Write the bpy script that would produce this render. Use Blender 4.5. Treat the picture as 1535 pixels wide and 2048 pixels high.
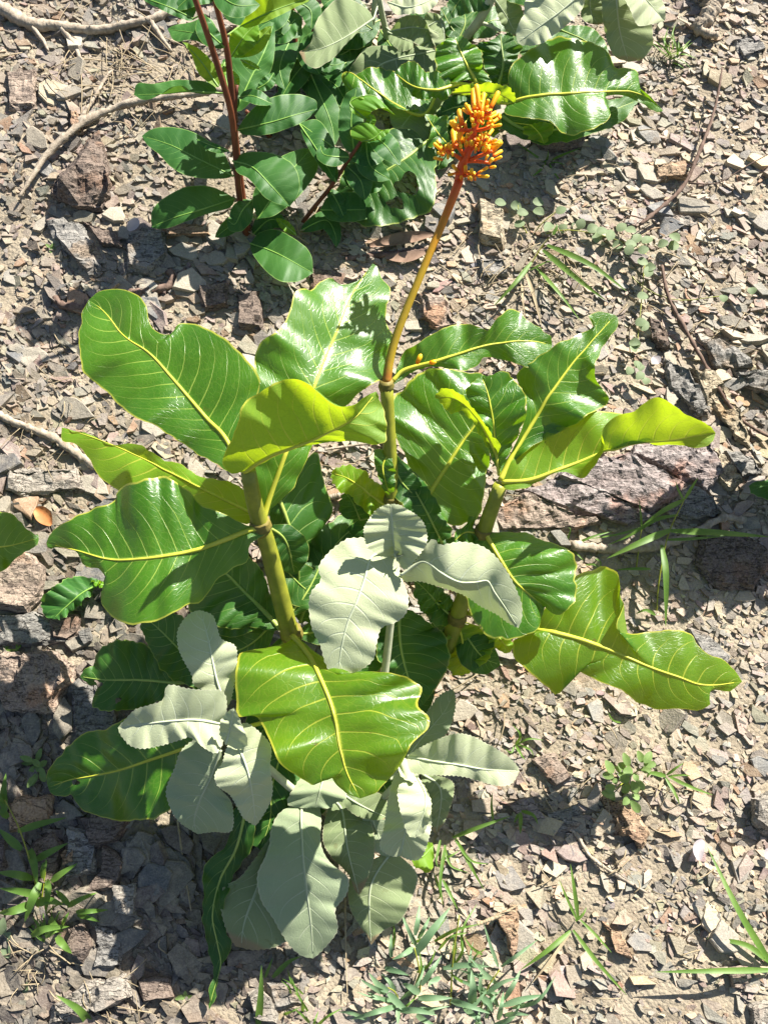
import bpy, bmesh, math, random
import numpy as np
from mathutils import Vector, noise

for o in list(bpy.data.objects):
    bpy.data.objects.remove(o)
SC = bpy.context.scene
COL = SC.collection
rnd = random.Random(7)
R = math.radians

# ------------------------------------------------------------------ camera, sky, sun, exposure
PITCH, SLOPE, DIST, FPX = R(45), R(27), 1.5, 1926.0
VIEW = np.array([0, math.cos(PITCH), -math.sin(PITCH)])
UP = np.array([0, math.sin(PITCH), math.cos(PITCH)])
RIGHT = np.array([1.0, 0, 0])
CAM = -VIEW * DIST
cd = bpy.data.cameras.new('camera')
cd.sensor_fit = 'VERTICAL'
cd.angle = 2 * math.atan(1024 / FPX)
cd.clip_start, cd.clip_end = 0.02, 200
cam = bpy.data.objects.new('camera', cd)
cam.location = CAM
cam.rotation_euler = (math.pi / 2 - PITCH, 0, 0)
COL.objects.link(cam)
SC.camera = cam

SUN = np.array([0.475, 0.291, 0.829]); SUN /= np.linalg.norm(SUN)
elev = math.asin(SUN[2]); azim = math.atan2(SUN[0], SUN[1])
w = bpy.data.worlds.new('World'); SC.world = w; w.use_nodes = True
nt = w.node_tree
sky = nt.nodes.new('ShaderNodeTexSky'); sky.sky_type = 'NISHITA'; sky.sun_disc = False
sky.sun_elevation = elev; sky.sun_rotation = azim
bg = nt.nodes['Background']; bg.inputs['Strength'].default_value = 0.05
nt.links.new(sky.outputs[0], bg.inputs[0])
sl = bpy.data.lights.new('sun', 'SUN'); sl.energy = 5.0; sl.angle = R(0.53); sl.color = (1, 0.95, 0.86)
so = bpy.data.objects.new('sun', sl); COL.objects.link(so)
so.rotation_euler = Vector((-SUN[0], -SUN[1], -SUN[2])).to_track_quat('-Z', 'Y').to_euler()
SC.view_settings.view_transform = 'Standard'
SC.view_settings.look = 'None'
SC.view_settings.exposure = 1.5
SC.view_settings.gamma = 1
SC.view_settings.use_curve_mapping = False
SC.cycles.max_bounces = 6
SC.cycles.diffuse_bounces = 3
SC.cycles.transparent_max_bounces = 4

# ------------------------------------------------------------------ pixel / slope helpers
N = np.array([0, -math.sin(SLOPE), math.cos(SLOPE)])      # slope normal
S = np.array([0, math.cos(SLOPE), math.sin(SLOPE)])       # up the slope
def P(x, y, h):
    """pixel (1535x2048) + height above the bank -> world point"""
    d = VIEW + RIGHT * ((x - 767.5) / FPX) + UP * ((1024 - y) / FPX)
    t = (h - CAM @ N) / (d @ N)
    return CAM + d * t
def bump(X, Y):
    return (0.022 * noise.noise((X * 2.1, Y * 2.1, 0.3)) + 0.011 * noise.noise((X * 6.3, Y * 6.3, 4.1))
            + 0.0045 * noise.noise((X * 21, Y * 21, 9.7)))
def slope_xy(p):
    return p[0], p @ S
def world(X, Y, h):
    return RIGHT * X + S * Y + N * h
def ground(x, y, lift=0.0):
    p = P(x, y, 0)
    for _ in range(3):
        X, Y = slope_xy(p); p = P(x, y, bump(X, Y))
    return p + N * lift
def pts(s):
    """'x,y x,y,dh ...' -> list of tuples"""
    return [tuple(float(c) for c in q.split(',')) for q in s.split()]
def resample(pl, n, uniform=True):
    """Catmull-Rom through points (k columns, first two pixels), n samples by arc length"""
    k = max(len(p) for p in pl)
    a = np.array([list(p) + [0.0] * (k - len(p)) for p in pl], float)
    e = np.vstack([2 * a[0] - a[1], a, 2 * a[-1] - a[-2]])
    out = []
    for i in range(1, len(e) - 2):
        p0, p1, p2, p3 = e[i - 1], e[i], e[i + 1], e[i + 2]
        for t in np.linspace(0, 1, 12, endpoint=False):
            out.append(0.5 * (2 * p1 + (p2 - p0) * t + (2 * p0 - 5 * p1 + 4 * p2 - p3) * t * t + (3 * p1 - p0 - 3 * p2 + p3) * t ** 3))
    out.append(a[-1]); out = np.array(out)
    L = np.r_[0, np.cumsum(np.linalg.norm(np.diff(out[:, :2 if k < 4 else 3], axis=0), axis=1))]
    s = np.linspace(0, L[-1], n)
    return np.stack([np.interp(s, L, out[:, c]) for c in range(k)], 1)

# ------------------------------------------------------------------ object helpers
def mesh_obj(name, verts, faces, mat, parent=None, origin=None, smooth=True, attrs=None):
    v = np.asarray(verts, float)
    if parent is not None:
        v = v - np.array(parent['_o'])
    elif origin is not None:
        v = v - origin
    m = bpy.data.meshes.new(name)
    m.from_pydata(v.tolist(), [], faces)
    m.polygons.foreach_set('use_smooth', [smooth] * len(m.polygons))
    for k, a in (attrs or {}).items():
        at = m.attributes.new(k, 'FLOAT', 'POINT'); at.data.foreach_set('value', np.asarray(a, np.float32))
    m.materials.append(mat)
    o = bpy.data.objects.new(name, m); COL.objects.link(o)
    if parent is not None:
        o.parent = parent
        o['_o'] = list(parent['_o'])
    elif origin is not None:
        o.location = origin; o['_o'] = list(origin)
    else:
        o['_o'] = [0, 0, 0]
    return o
def thing(name, label, cat, base, group=None):
    o = bpy.data.objects.new(name, None); COL.objects.link(o)
    o.empty_display_size = 0.03
    o.location = base; o['_o'] = list(base)
    o['label'] = label; o['category'] = cat
    if group: o['group'] = group
    return o
def tag(o, label, cat, group=None):
    o['label'] = label; o['category'] = cat
    if group: o['group'] = group
    return o
def tube_geo(p, r, n=8, cap=True):
    p = np.asarray(p, float); r = np.asarray(r, float) * np.ones(len(p))
    T = np.gradient(p, axis=0); T /= np.linalg.norm(T, axis=1)[:, None] + 1e-12
    a = np.cross(T[0], [0.3, 0.2, 0.93]); a /= np.linalg.norm(a)
    V = []
    for i in range(len(p)):
        a = a - T[i] * (a @ T[i]); a /= np.linalg.norm(a) + 1e-12
        b = np.cross(T[i], a)
        for k in range(n):
            t = 2 * math.pi * k / n
            V.append(p[i] + r[i] * (a * math.cos(t) + b * math.sin(t)))
    F = []
    for i in range(len(p) - 1):
        for k in range(n):
            F.append((i * n + k, i * n + (k + 1) % n, (i + 1) * n + (k + 1) % n, (i + 1) * n + k))
    if cap:
        F.append(tuple(range(n))[::-1]); F.append(tuple(range((len(p) - 1) * n, len(p) * n)))
    return np.array(V), F
def spline3(p, n):
    p = [tuple(q) for q in p]
    a = np.array(p, float); e = np.vstack([2 * a[0] - a[1], a, 2 * a[-1] - a[-2]])
    out = []
    for i in range(1, len(e) - 2):
        p0, p1, p2, p3 = e[i - 1:i + 3]
        for t in np.linspace(0, 1, 8, endpoint=False):
            out.append(0.5 * (2 * p1 + (p2 - p0) * t + (2 * p0 - 5 * p1 + 4 * p2 - p3) * t * t + (3 * p1 - p0 - 3 * p2 + p3) * t ** 3))
    out.append(a[-1]); out = np.array(out)
    L = np.r_[0, np.cumsum(np.linalg.norm(np.diff(out, axis=0), axis=1))]
    s = np.linspace(0, L[-1], n)
    return np.stack([np.interp(s, L, out[:, c]) for c in range(3)], 1)
def tube(name, p3, r, mat, parent=None, n=8, res=16, knob=0.0):
    c = spline3(p3, res)
    rr = np.interp(np.linspace(0, 1, res), np.linspace(0, 1, len(r)), r)
    if knob:
        rr = rr * np.array([1 + knob * noise.noise((i * 0.8, len(p3) * 3.1, r[0] * 999)) for i in range(res)])
    V, F = tube_geo(c, rr, n)
    if knob:       # bark ridges and knots
        ctr = np.repeat(c, n, 0); rad = V - ctr
        V = ctr + rad * (1 + 0.45 * np.array([noise.noise(Vector(q) * 90) + 0.6 * noise.noise(Vector(q) * 260) for q in V]))[:, None]
    return mesh_obj(name, V, F, mat, parent, None if parent is not None else c[0])

# ------------------------------------------------------------------ materials
def new_mat(name):
    m = bpy.data.materials.new(name); m.use_nodes = True
    t = m.node_tree
    for n_ in list(t.nodes): t.nodes.remove(n_)
    out = t.nodes.new('ShaderNodeOutputMaterial')
    return m, t, out
class NB:
    def __init__(s, t): s.t = t
    def n(s, typ, **kw):
        x = s.t.nodes.new(typ)
        for k, v in kw.items(): setattr(x, k, v)
        return x
    def l(s, a, b): s.t.links.new(a, b)
    def val(s, sock, v):
        if hasattr(v, 'links') or isinstance(v, bpy.types.NodeSocket): s.l(v, sock)
        else: sock.default_value = v
    def math(s, op, a, b=0.0, c=None, clamp=False):
        x = s.n('ShaderNodeMath', operation=op); x.use_clamp = clamp
        s.val(x.inputs[0], a); s.val(x.inputs[1], b)
        if c is not None: s.val(x.inputs[2], c)
        return x.outputs[0]
    def mix(s, f, a, b, mode='MIX'):
        x = s.n('ShaderNodeMix', data_type='RGBA', blend_type=mode)
        s.val(x.inputs[0], f)
        for i, c in ((6, a), (7, b)):
            if isinstance(c, bpy.types.NodeSocket): s.l(c, x.inputs[i])
            else: x.inputs[i].default_value = (*c, 1)
        return x.outputs[2]
    def attr(s, name): return s.n('ShaderNodeAttribute', attribute_name=name)
    def smooth(s, v, a, b, o0=0.0, o1=1.0):
        x = s.n('ShaderNodeMapRange', interpolation_type='SMOOTHSTEP')
        s.val(x.inputs[0], v)
        for i, q in zip((1, 2, 3, 4), (a, b, o0, o1)): s.val(x.inputs[i], q)
        return x.outputs[0]
    def noise(s, scale, detail=3, vec=None, rough=0.55):
        x = s.n('ShaderNodeTexNoise'); x.inputs['Scale'].default_value = scale
        x.inputs['Detail'].default_value = detail; x.inputs['Roughness'].default_value = rough
        if vec is not None: s.l(vec, x.inputs['Vector'])
        return x

def leaf_mat(name, top, top2, under, vein, margin, trans, tfac, rough, spec=0.5, vw=0.05, net=0.35, under_rough=0.6,
             bumpd=0.5, spots=0.0, coat=0.0, tip=0.0):
    m, t, out = new_mat(name); b = NB(t)
    wv = b.attr('w').outputs['Fac']; v = b.attr('v').outputs['Fac']; rid = b.attr('rid').outputs['Fac']; u = b.attr('u').outputs['Fac']
    av = b.math('ABSOLUTE', v)
    fr = b.math('FRACT', wv); d = b.math('MINIMUM', fr, b.math('SUBTRACT', 1.0, fr))
    # wobbly lateral veins that thin out towards the margin
    geo = b.n('ShaderNodeNewGeometry'); tc = b.n('ShaderNodeTexCoord')
    nz = b.noise(18, 2, tc.outputs['Object'])
    d = b.math('ADD', d, b.math('MULTIPLY', b.math('SUBTRACT', nz.outputs['Fac'], 0.5), 0.05))
    wid = b.math('MULTIPLY', b.math('SUBTRACT', 1.06, av), vw)
    vm = b.smooth(d, wid, b.math('MULTIPLY', wid, 2.1), 1.0, 0.0)
    mid = b.smooth(av, 0.02, 0.045, 1.0, 0.0)
    veins = b.math('MAXIMUM', vm, mid)
    # fine net
    cx = b.n('ShaderNodeCombineXYZ'); b.l(b.math('MULTIPLY', wv, 2.6), cx.inputs[0]); b.l(b.math('MULTIPLY', v, 9.0), cx.inputs[1]); b.l(rid, cx.inputs[2])
    vo = b.n('ShaderNodeTexVoronoi', feature='DISTANCE_TO_EDGE'); vo.inputs['Scale'].default_value = 1.3; b.l(cx.outputs[0], vo.inputs['Vector'])
    netm = b.smooth(vo.outputs['Distance'], 0.0, 0.09, 1.0, 0.0)
    big = b.noise(7, 3, tc.outputs['Object'])
    colr = b.mix(b.math('ADD', b.math('MULTIPLY', rid, 0.45), b.math('MULTIPLY', b.smooth(big.outputs['Fac'], 0.35, 0.65), 0.75)), top, top2)
    colr = b.mix(b.math('MULTIPLY', netm, net), colr, vein)
    colr = b.mix(b.math('MULTIPLY', veins, 0.85), colr, vein)
    mg = b.math('MULTIPLY', b.smooth(av, 0.962, 0.985), 0.8)
    colr = b.mix(mg, colr, margin)
    if spots:
        sp = b.noise(60, 2, tc.outputs['Object'])
        colr = b.mix(b.math('MULTIPLY', b.smooth(sp.outputs['Fac'], 0.70, 0.76), spots), colr, (0.09, 0.05, 0.015))
    if tip:
        wt = b.smooth(b.math('ADD', u, b.math('ADD', b.math('MULTIPLY', big.outputs['Fac'], 0.22), b.math('MULTIPLY', av, 0.06))), 1.02, 1.07)
        colr = b.mix(b.math('MULTIPLY', wt, tip), colr, (0.30, 0.21, 0.13))
    und = b.mix(b.math('MULTIPLY', veins, 0.8), b.mix(b.math('MULTIPLY', big.outputs['Fac'], 0.4), under, top2), vein)
    und = b.mix(mg, und, margin)
    bf = geo.outputs['Backfacing']
    base = b.mix(bf, colr, und)
    trc = b.mix(b.math('MULTIPLY', veins, 0.5), trans, vein)
    trc = b.mix(b.math('MULTIPLY', netm, 0.2), trc, top)
    # relief
    hgt = b.math('ADD', b.math('MULTIPLY', vm, -0.6), b.math('ADD', b.math('MULTIPLY', netm, -0.13), b.math('MULTIPLY', nz.outputs['Fac'], 0.9)))
    bp = b.n('ShaderNodeBump'); bp.inputs['Strength'].default_value = bumpd; bp.inputs['Distance'].default_value = 0.0016
    b.l(hgt, bp.inputs['Height'])
    pr = b.n('ShaderNodeBsdfPrincipled'); b.l(base, pr.inputs['Base Color'])
    rg = b.math('ADD', b.math('MULTIPLY', bf, under_rough - rough), b.math('ADD', rough - 0.04, b.math('MULTIPLY', big.outputs['Fac'], 0.09)))
    b.l(rg, pr.inputs['Roughness']); pr.inputs['Specular IOR Level'].default_value = spec
    b.l(bp.outputs[0], pr.inputs['Normal'])
    if coat:
        pr.inputs['Coat Weight'].default_value = coat; pr.inputs['Coat Roughness'].default_value = 0.3
    tr = b.n('ShaderNodeBsdfTranslucent'); b.l(trc, tr.inputs['Color']); b.l(bp.outputs[0], tr.inputs['Normal'])
    mx = b.n('ShaderNodeMixShader'); mx.inputs[0].default_value = tfac
    b.l(pr.outputs[0], mx.inputs[1]); b.l(tr.outputs[0], mx.inputs[2]); b.l(mx.outputs[0], out.inputs[0])
    return m
def simple_mat(name, c1, c2, scale=40, rough=0.6, spec=0.4, bumps=0.4, stretch=(1, 1, 1), dist=0.001, trans=None):
    m, t, out = new_mat(name); b = NB(t)
    tc = b.n('ShaderNodeTexCoord'); mp = b.n('ShaderNodeMapping'); mp.inputs['Scale'].default_value = stretch
    b.l(tc.outputs['Object'], mp.inputs[0])
    nz = b.noise(scale, 5, mp.outputs[0], 0.65)
    f = b.smooth(nz.outputs['Fac'], 0.3, 0.7)
    pr = b.n('ShaderNodeBsdfPrincipled'); b.l(b.mix(f, c1, c2), pr.inputs['Base Color'])
    pr.inputs['Roughness'].default_value = rough; pr.inputs['Specular IOR Level'].default_value = spec
    bp = b.n('ShaderNodeBump'); bp.inputs['Strength'].default_value = bumps; bp.inputs['Distance'].default_value = dist
    b.l(nz.outputs['Fac'], bp.inputs['Height']); b.l(bp.outputs[0], pr.inputs['Normal'])
    if trans:
        tr = b.n('ShaderNodeBsdfTranslucent'); tr.inputs['Color'].default_value = (*trans, 1)
        mx = b.n('ShaderNodeMixShader'); mx.inputs[0].default_value = 0.35
        b.l(pr.outputs[0], mx.inputs[1]); b.l(tr.outputs[0], mx.inputs[2]); b.l(mx.outputs[0], out.inputs[0])
    else:
        b.l(pr.outputs[0], out.inputs[0])
    return m
def grad_mat(name, stops, attr='u', rough=0.45, spec=0.4, trans=0.0):
    """colour along the length of a stalk or bud"""
    m, t, out = new_mat(name); b = NB(t)
    a = b.attr(attr).outputs['Fac']; tc = b.n('ShaderNodeTexCoord'); nz = b.noise(90, 3, tc.outputs['Object'])
    f = b.math('ADD', a, b.math('MULTIPLY', b.math('SUBTRACT', nz.outputs['Fac'], 0.5), 0.16), clamp=True)
    cr = b.n('ShaderNodeValToRGB'); b.l(f, cr.inputs[0])
    while len(cr.color_ramp.elements) < len(stops): cr.color_ramp.elements.new(0.5)
    for e, (p, c) in zip(cr.color_ramp.elements, stops): e.position = p; e.color = (*c, 1)
    pr = b.n('ShaderNodeBsdfPrincipled'); b.l(cr.outputs[0], pr.inputs['Base Color'])
    pr.inputs['Roughness'].default_value = rough; pr.inputs['Specular IOR Level'].default_value = spec
    bp = b.n('ShaderNodeBump'); bp.inputs['Strength'].default_value = 0.3; bp.inputs['Distance'].default_value = 0.0008
    b.l(nz.outputs['Fac'], bp.inputs['Height']); b.l(bp.outputs[0], pr.inputs['Normal'])
    if trans:
        tr = b.n('ShaderNodeBsdfTranslucent'); b.l(cr.outputs[0], tr.inputs['Color'])
        mx = b.n('ShaderNodeMixShader'); mx.inputs[0].default_value = trans
        b.l(pr.outputs[0], mx.inputs[1]); b.l(tr.outputs[0], mx.inputs[2]); b.l(mx.outputs[0], out.inputs[0])
    else:
        b.l(pr.outputs[0], out.inputs[0])
    return m

def stone_mat():
    m, t, out = new_mat('slate_chip'); b = NB(t)
    ca = b.n('ShaderNodeAttribute', attribute_name='col')
    tc = b.n('ShaderNodeTexCoord'); geo = b.n('ShaderNodeNewGeometry')
    n1 = b.noise(55, 4, geo.outputs['Position'], 0.7)
    n2 = b.noise(420, 2, geo.outputs['Position'], 0.7)
    n3 = b.noise(14, 2, geo.outputs['Position'], 0.6)
    c = b.mix(b.math('MULTIPLY', b.smooth(n1.outputs['Fac'], 0.42, 0.66), 0.55), ca.outputs['Color'], b.mix(0.5, ca.outputs['Color'], (0.50, 0.42, 0.31)))
    c = b.mix(b.math('MULTIPLY', b.smooth(n3.outputs['Fac'], 0.58, 0.75), 0.4), c, b.mix(0.45, c, (0.32, 0.18, 0.09)))
    c = b.mix(b.smooth(n2.outputs['Fac'], 0.25, 0.75), b.mix(0.25, c, (0.06, 0.05, 0.045)), b.mix(0.10, c, (0.75, 0.7, 0.6)))
    pr = b.n('ShaderNodeBsdfPrincipled'); b.l(c, pr.inputs['Base Color'])
    pr.inputs['Roughness'].default_value = 0.72; pr.inputs['Specular IOR Level'].default_value = 0.35
    h = b.math('ADD', b.math('MULTIPLY', n1.outputs['Fac'], 1.0), b.math('MULTIPLY', n2.outputs['Fac'], 0.35))
    bp = b.n('ShaderNodeBump'); bp.inputs['Strength'].default_value = 0.7; bp.inputs['Distance'].default_value = 0.003
    b.l(h, bp.inputs['Height']); b.l(bp.outputs[0], pr.inputs['Normal'])
    b.l(pr.outputs[0], out.inputs[0])
    return m
def rock_mat(name, c1, c2, c3, bands=60, axis=0.0):
    """layered slate: colour patches, fine speckle, thin bedding lines"""
    m, t, out = new_mat(name); b = NB(t)
    tc = b.n('ShaderNodeTexCoord')
    mp = b.n('ShaderNodeMapping'); mp.inputs['Rotation'].default_value = (0.5, 0.0, axis); mp.inputs['Scale'].default_value = (0.35, 1.6, 1.6)
    b.l(tc.outputs['Object'], mp.inputs[0])
    n1 = b.noise(26, 6, mp.outputs[0], 0.68); n2 = b.noise(330, 4, tc.outputs['Object'], 0.7); n3 = b.noise(bands, 3, mp.outputs[0], 0.6)
    n4 = b.noise(15, 3, tc.outputs['Object'], 0.6)
    c = b.mix(b.smooth(n1.outputs['Fac'], 0.36, 0.64), c1, c2)
    c = b.mix(b.math('MULTIPLY', b.smooth(n4.outputs['Fac'], 0.52, 0.68), 0.8), c, c3)
    c = b.mix(b.smooth(n2.outputs['Fac'], 0.25, 0.75), b.mix(0.5, c, (0.03, 0.025, 0.025)), b.mix(0.18, c, (0.7, 0.62, 0.52)))
    crack = b.smooth(b.math('ABSOLUTE', b.math('SUBTRACT', n3.outputs['Fac'], 0.5)), 0.0, 0.025, 1.0, 0.0)
    c = b.mix(b.math('MULTIPLY', crack, 0.55), c, (0.03, 0.022, 0.02))
    pr = b.n('ShaderNodeBsdfPrincipled'); b.l(c, pr.inputs['Base Color'])
    pr.inputs['Roughness'].default_value = 0.75; pr.inputs['Specular IOR Level'].default_value = 0.3
    h = b.math('ADD', b.math('ADD', n1.outputs['Fac'], b.math('MULTIPLY', n2.outputs['Fac'], 0.3)), b.math('MULTIPLY', crack, -0.5))
    bp = b.n('ShaderNodeBump'); bp.inputs['Strength'].default_value = 0.9; bp.inputs['Distance'].default_value = 0.006
    b.l(h, bp.inputs['Height']); b.l(bp.outputs[0], pr.inputs['Normal']); b.l(pr.outputs[0], out.inputs[0])
    return m

M = {}
M['gloss'] = leaf_mat('glossy_leaf', (0.024, 0.112, 0.006), (0.058, 0.180, 0.008), (0.17, 0.26, 0.03), (0.32, 0.45, 0.07), (0.50, 0.49, 0.07),
                      (0.28, 0.52, 0.010), 0.34, 0.33, 0.7, vw=0.028, net=0.14, bumpd=0.5, spots=0.25)
M['gloss_spot'] = leaf_mat('glossy_leaf_spotted', (0.048, 0.155, 0.007), (0.105, 0.225, 0.008), (0.17, 0.26, 0.03), (0.40, 0.46, 0.05), (0.52, 0.48, 0.06),
                      (0.46, 0.64, 0.010), 0.44, 0.34, 0.65, vw=0.028, net=0.14, bumpd=0.5, spots=0.7)
M['young'] = leaf_mat('young_leaf', (0.09, 0.24, 0.014), (0.14, 0.30, 0.016), (0.17, 0.30, 0.03), (0.44, 0.48, 0.06), (0.56, 0.53, 0.08),
                      (0.50, 0.66, 0.012), 0.44, 0.38, 0.5, vw=0.034, net=0.12, bumpd=0.5)
M['dark'] = leaf_mat('old_leaf', (0.020, 0.080, 0.014), (0.04, 0.125, 0.016), (0.10, 0.15, 0.04), (0.22, 0.34, 0.08), (0.32, 0.38, 0.08),
                     (0.15, 0.34, 0.02), 0.26, 0.42, 0.4, vw=0.028, net=0.08, bumpd=0.5)
M['shrub'] = leaf_mat('shrub_leaf', (0.022, 0.095, 0.018), (0.045, 0.14, 0.024), (0.12, 0.22, 0.05), (0.16, 0.32, 0.07), (0.25, 0.40, 0.10),
                      (0.16, 0.36, 0.03), 0.24, 0.50, 0.32, vw=0.014, net=0.04, bumpd=0.2)
M['shrub_young'] = leaf_mat('shrub_young_leaf', (0.09, 0.24, 0.018), (0.15, 0.30, 0.02), (0.17, 0.28, 0.03), (0.28, 0.42, 0.06), (0.40, 0.50, 0.08),
                      (0.44, 0.66, 0.015), 0.42, 0.50, 0.32, vw=0.014, net=0.04, bumpd=0.2)
M['felt'] = leaf_mat('felted_leaf', (0.40, 0.445, 0.27), (0.475, 0.515, 0.325), (0.42, 0.44, 0.29), (0.55, 0.60, 0.43), (0.56, 0.57, 0.40),
                     (0.46, 0.56, 0.20), 0.16, 0.85, 0.10, vw=0.034, net=0.18, under_rough=0.9, bumpd=0.6)
M['felt_shaded'] = leaf_mat('felted_leaf_shaded', (0.25, 0.31, 0.185), (0.32, 0.38, 0.235), (0.30, 0.34, 0.22), (0.44, 0.49, 0.33), (0.44, 0.45, 0.31),
                     (0.36, 0.48, 0.16), 0.16, 0.85, 0.10, vw=0.026, net=0.14, under_rough=0.9, bumpd=0.6)  # lower felted leaves: older, greener tone with shade put into the colour
M['felt_green'] = leaf_mat('felted_leaf_old', (0.17, 0.22, 0.11), (0.25, 0.30, 0.155), (0.24, 0.27, 0.16), (0.38, 0.43, 0.26), (0.40, 0.38, 0.26),
                     (0.30, 0.42, 0.10), 0.20, 0.75, 0.12, vw=0.026, net=0.13, under_rough=0.9, bumpd=0.5, spots=0.3, tip=0.85)
M['rib_gloss'] = simple_mat('midrib_yellow', (0.44, 0.46, 0.04), (0.54, 0.53, 0.06), 30, 0.45, 0.4, 0.2)
M['rib_dark'] = simple_mat('midrib_green', (0.24, 0.34, 0.07), (0.33, 0.40, 0.09), 30, 0.45, 0.4, 0.2)
M['rib_shrub'] = simple_mat('midrib_shrub', (0.16, 0.30, 0.05), (0.22, 0.38, 0.07), 30, 0.45, 0.4, 0.2)
M['rib_felt_dark'] = simple_mat('midrib_felt_dark', (0.36, 0.41, 0.27), (0.43, 0.47, 0.32), 60, 0.9, 0.1, 0.3)
M['rib_felt'] = simple_mat('midrib_felt', (0.47, 0.52, 0.35), (0.54, 0.58, 0.41), 60, 0.9, 0.1, 0.3)
M['stem'] = simple_mat('stem_green', (0.17, 0.19, 0.02), (0.29, 0.30, 0.03), 34, 0.45, 0.45, 0.25)
M['node'] = simple_mat('stem_node', (0.12, 0.11, 0.025), (0.22, 0.17, 0.04), 90, 0.6, 0.3, 0.6)
M['stem_felt'] = simple_mat('stem_felt', (0.36, 0.38, 0.26), (0.46, 0.48, 0.34), 60, 0.9, 0.1, 0.4)
M['stem_red'] = simple_mat('stem_red_brown', (0.10, 0.028, 0.012), (0.19, 0.055, 0.02), 60, 0.55, 0.4, 0.5, (1, 1, 0.3))
M['twig'] = simple_mat('dry_twig', (0.25, 0.20, 0.15), (0.42, 0.36, 0.28), 130, 0.9, 0.15, 1.0, (1, 0.4, 1), 0.002)
M['twig_dark'] = simple_mat('dark_twig', (0.10, 0.065, 0.05), (0.20, 0.14, 0.11), 130, 0.9, 0.15, 0.8, (1, 0.4, 1), 0.002)
M['straw'] = simple_mat('dry_straw', (0.27, 0.21, 0.13), (0.38, 0.31, 0.20), 80, 0.8, 0.2, 0.3)
M['dead_leaf'] = simple_mat('dead_leaf', (0.16, 0.10, 0.07), (0.27, 0.18, 0.13), 50, 0.8, 0.2, 0.6)
M['dead_orange'] = simple_mat('dead_leaf_orange', (0.33, 0.12, 0.04), (0.45, 0.20, 0.07), 50, 0.6, 0.3, 0.5)
M['petal'] = simple_mat('petal_white', (0.42, 0.38, 0.40), (0.52, 0.48, 0.49), 50, 0.6, 0.3, 0.3, trans=(0.7, 0.66, 0.7))
M['grass'] = simple_mat('grass_blade', (0.085, 0.18, 0.028), (0.15, 0.26, 0.05), 30, 0.5, 0.4, 0.3, (1, 1, 1), 0.0005, trans=(0.26, 0.42, 0.05))
M['grass_blue'] = simple_mat('grass_blade_bluish', (0.13, 0.24, 0.12), (0.23, 0.34, 0.19), 30, 0.5, 0.4, 0.3, (1, 1, 1), 0.0005, trans=(0.20, 0.36, 0.12))
M['herb'] = simple_mat('herb_leaf', (0.15, 0.24, 0.07), (0.22, 0.32, 0.11), 40, 0.6, 0.3, 0.3, trans=(0.30, 0.44, 0.08))
M['round'] = simple_mat('round_leaf', (0.17, 0.23, 0.12), (0.25, 0.31, 0.18), 40, 0.65, 0.3, 0.3, trans=(0.26, 0.36, 0.10))
M['stalk'] = grad_mat('flower_stalk', [(0.0, (0.34, 0.09, 0.02)), (0.12, (0.37, 0.26, 0.02)), (0.55, (0.44, 0.28, 0.02)), (0.80, (0.54, 0.20, 0.010)), (0.92, (0.58, 0.12, 0.010)), (1.0, (0.58, 0.07, 0.010))])
M['axis'] = grad_mat('flower_axis', [(0.0, (0.62, 0.075, 0.010)), (1.0, (0.72, 0.12, 0.012))])
M['bud'] = grad_mat('flower_bud', [(0.0, (0.88, 0.19, 0.006)), (0.22, (0.95, 0.36, 0.006)), (0.55, (0.97, 0.58, 0.012)), (1.0, (0.97, 0.70, 0.05))], rough=0.4, trans=0.3)
M['stone'] = stone_mat()
M['rock_brown'] = rock_mat('rock_brown', (0.10, 0.065, 0.048), (0.17, 0.115, 0.085), (0.20, 0.09, 0.04))
M['rock_rust'] = rock_mat('rock_rust', (0.24, 0.17, 0.13), (0.38, 0.29, 0.22), (0.40, 0.19, 0.085))
M['rock_purple'] = rock_mat('rock_purple', (0.22, 0.17, 0.165), (0.34, 0.29, 0.28), (0.34, 0.17, 0.12), axis=-0.5)
M['rock_grey'] = rock_mat('rock_grey', (0.15, 0.15, 0.14), (0.26, 0.25, 0.23), (0.26, 0.18, 0.11), axis=-0.5)
M['rock_tan'] = rock_mat('rock_tan', (0.36, 0.29, 0.18), (0.48, 0.40, 0.27), (0.42, 0.25, 0.10), axis=-0.5)
M['rock_pale'] = rock_mat('rock_pale', (0.24, 0.215, 0.18), (0.36, 0.32, 0.265), (0.28, 0.21, 0.16))
M['rock_ochre'] = rock_mat('rock_ochre', (0.34, 0.20, 0.10), (0.42, 0.28, 0.16), (0.24, 0.13, 0.07))

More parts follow.
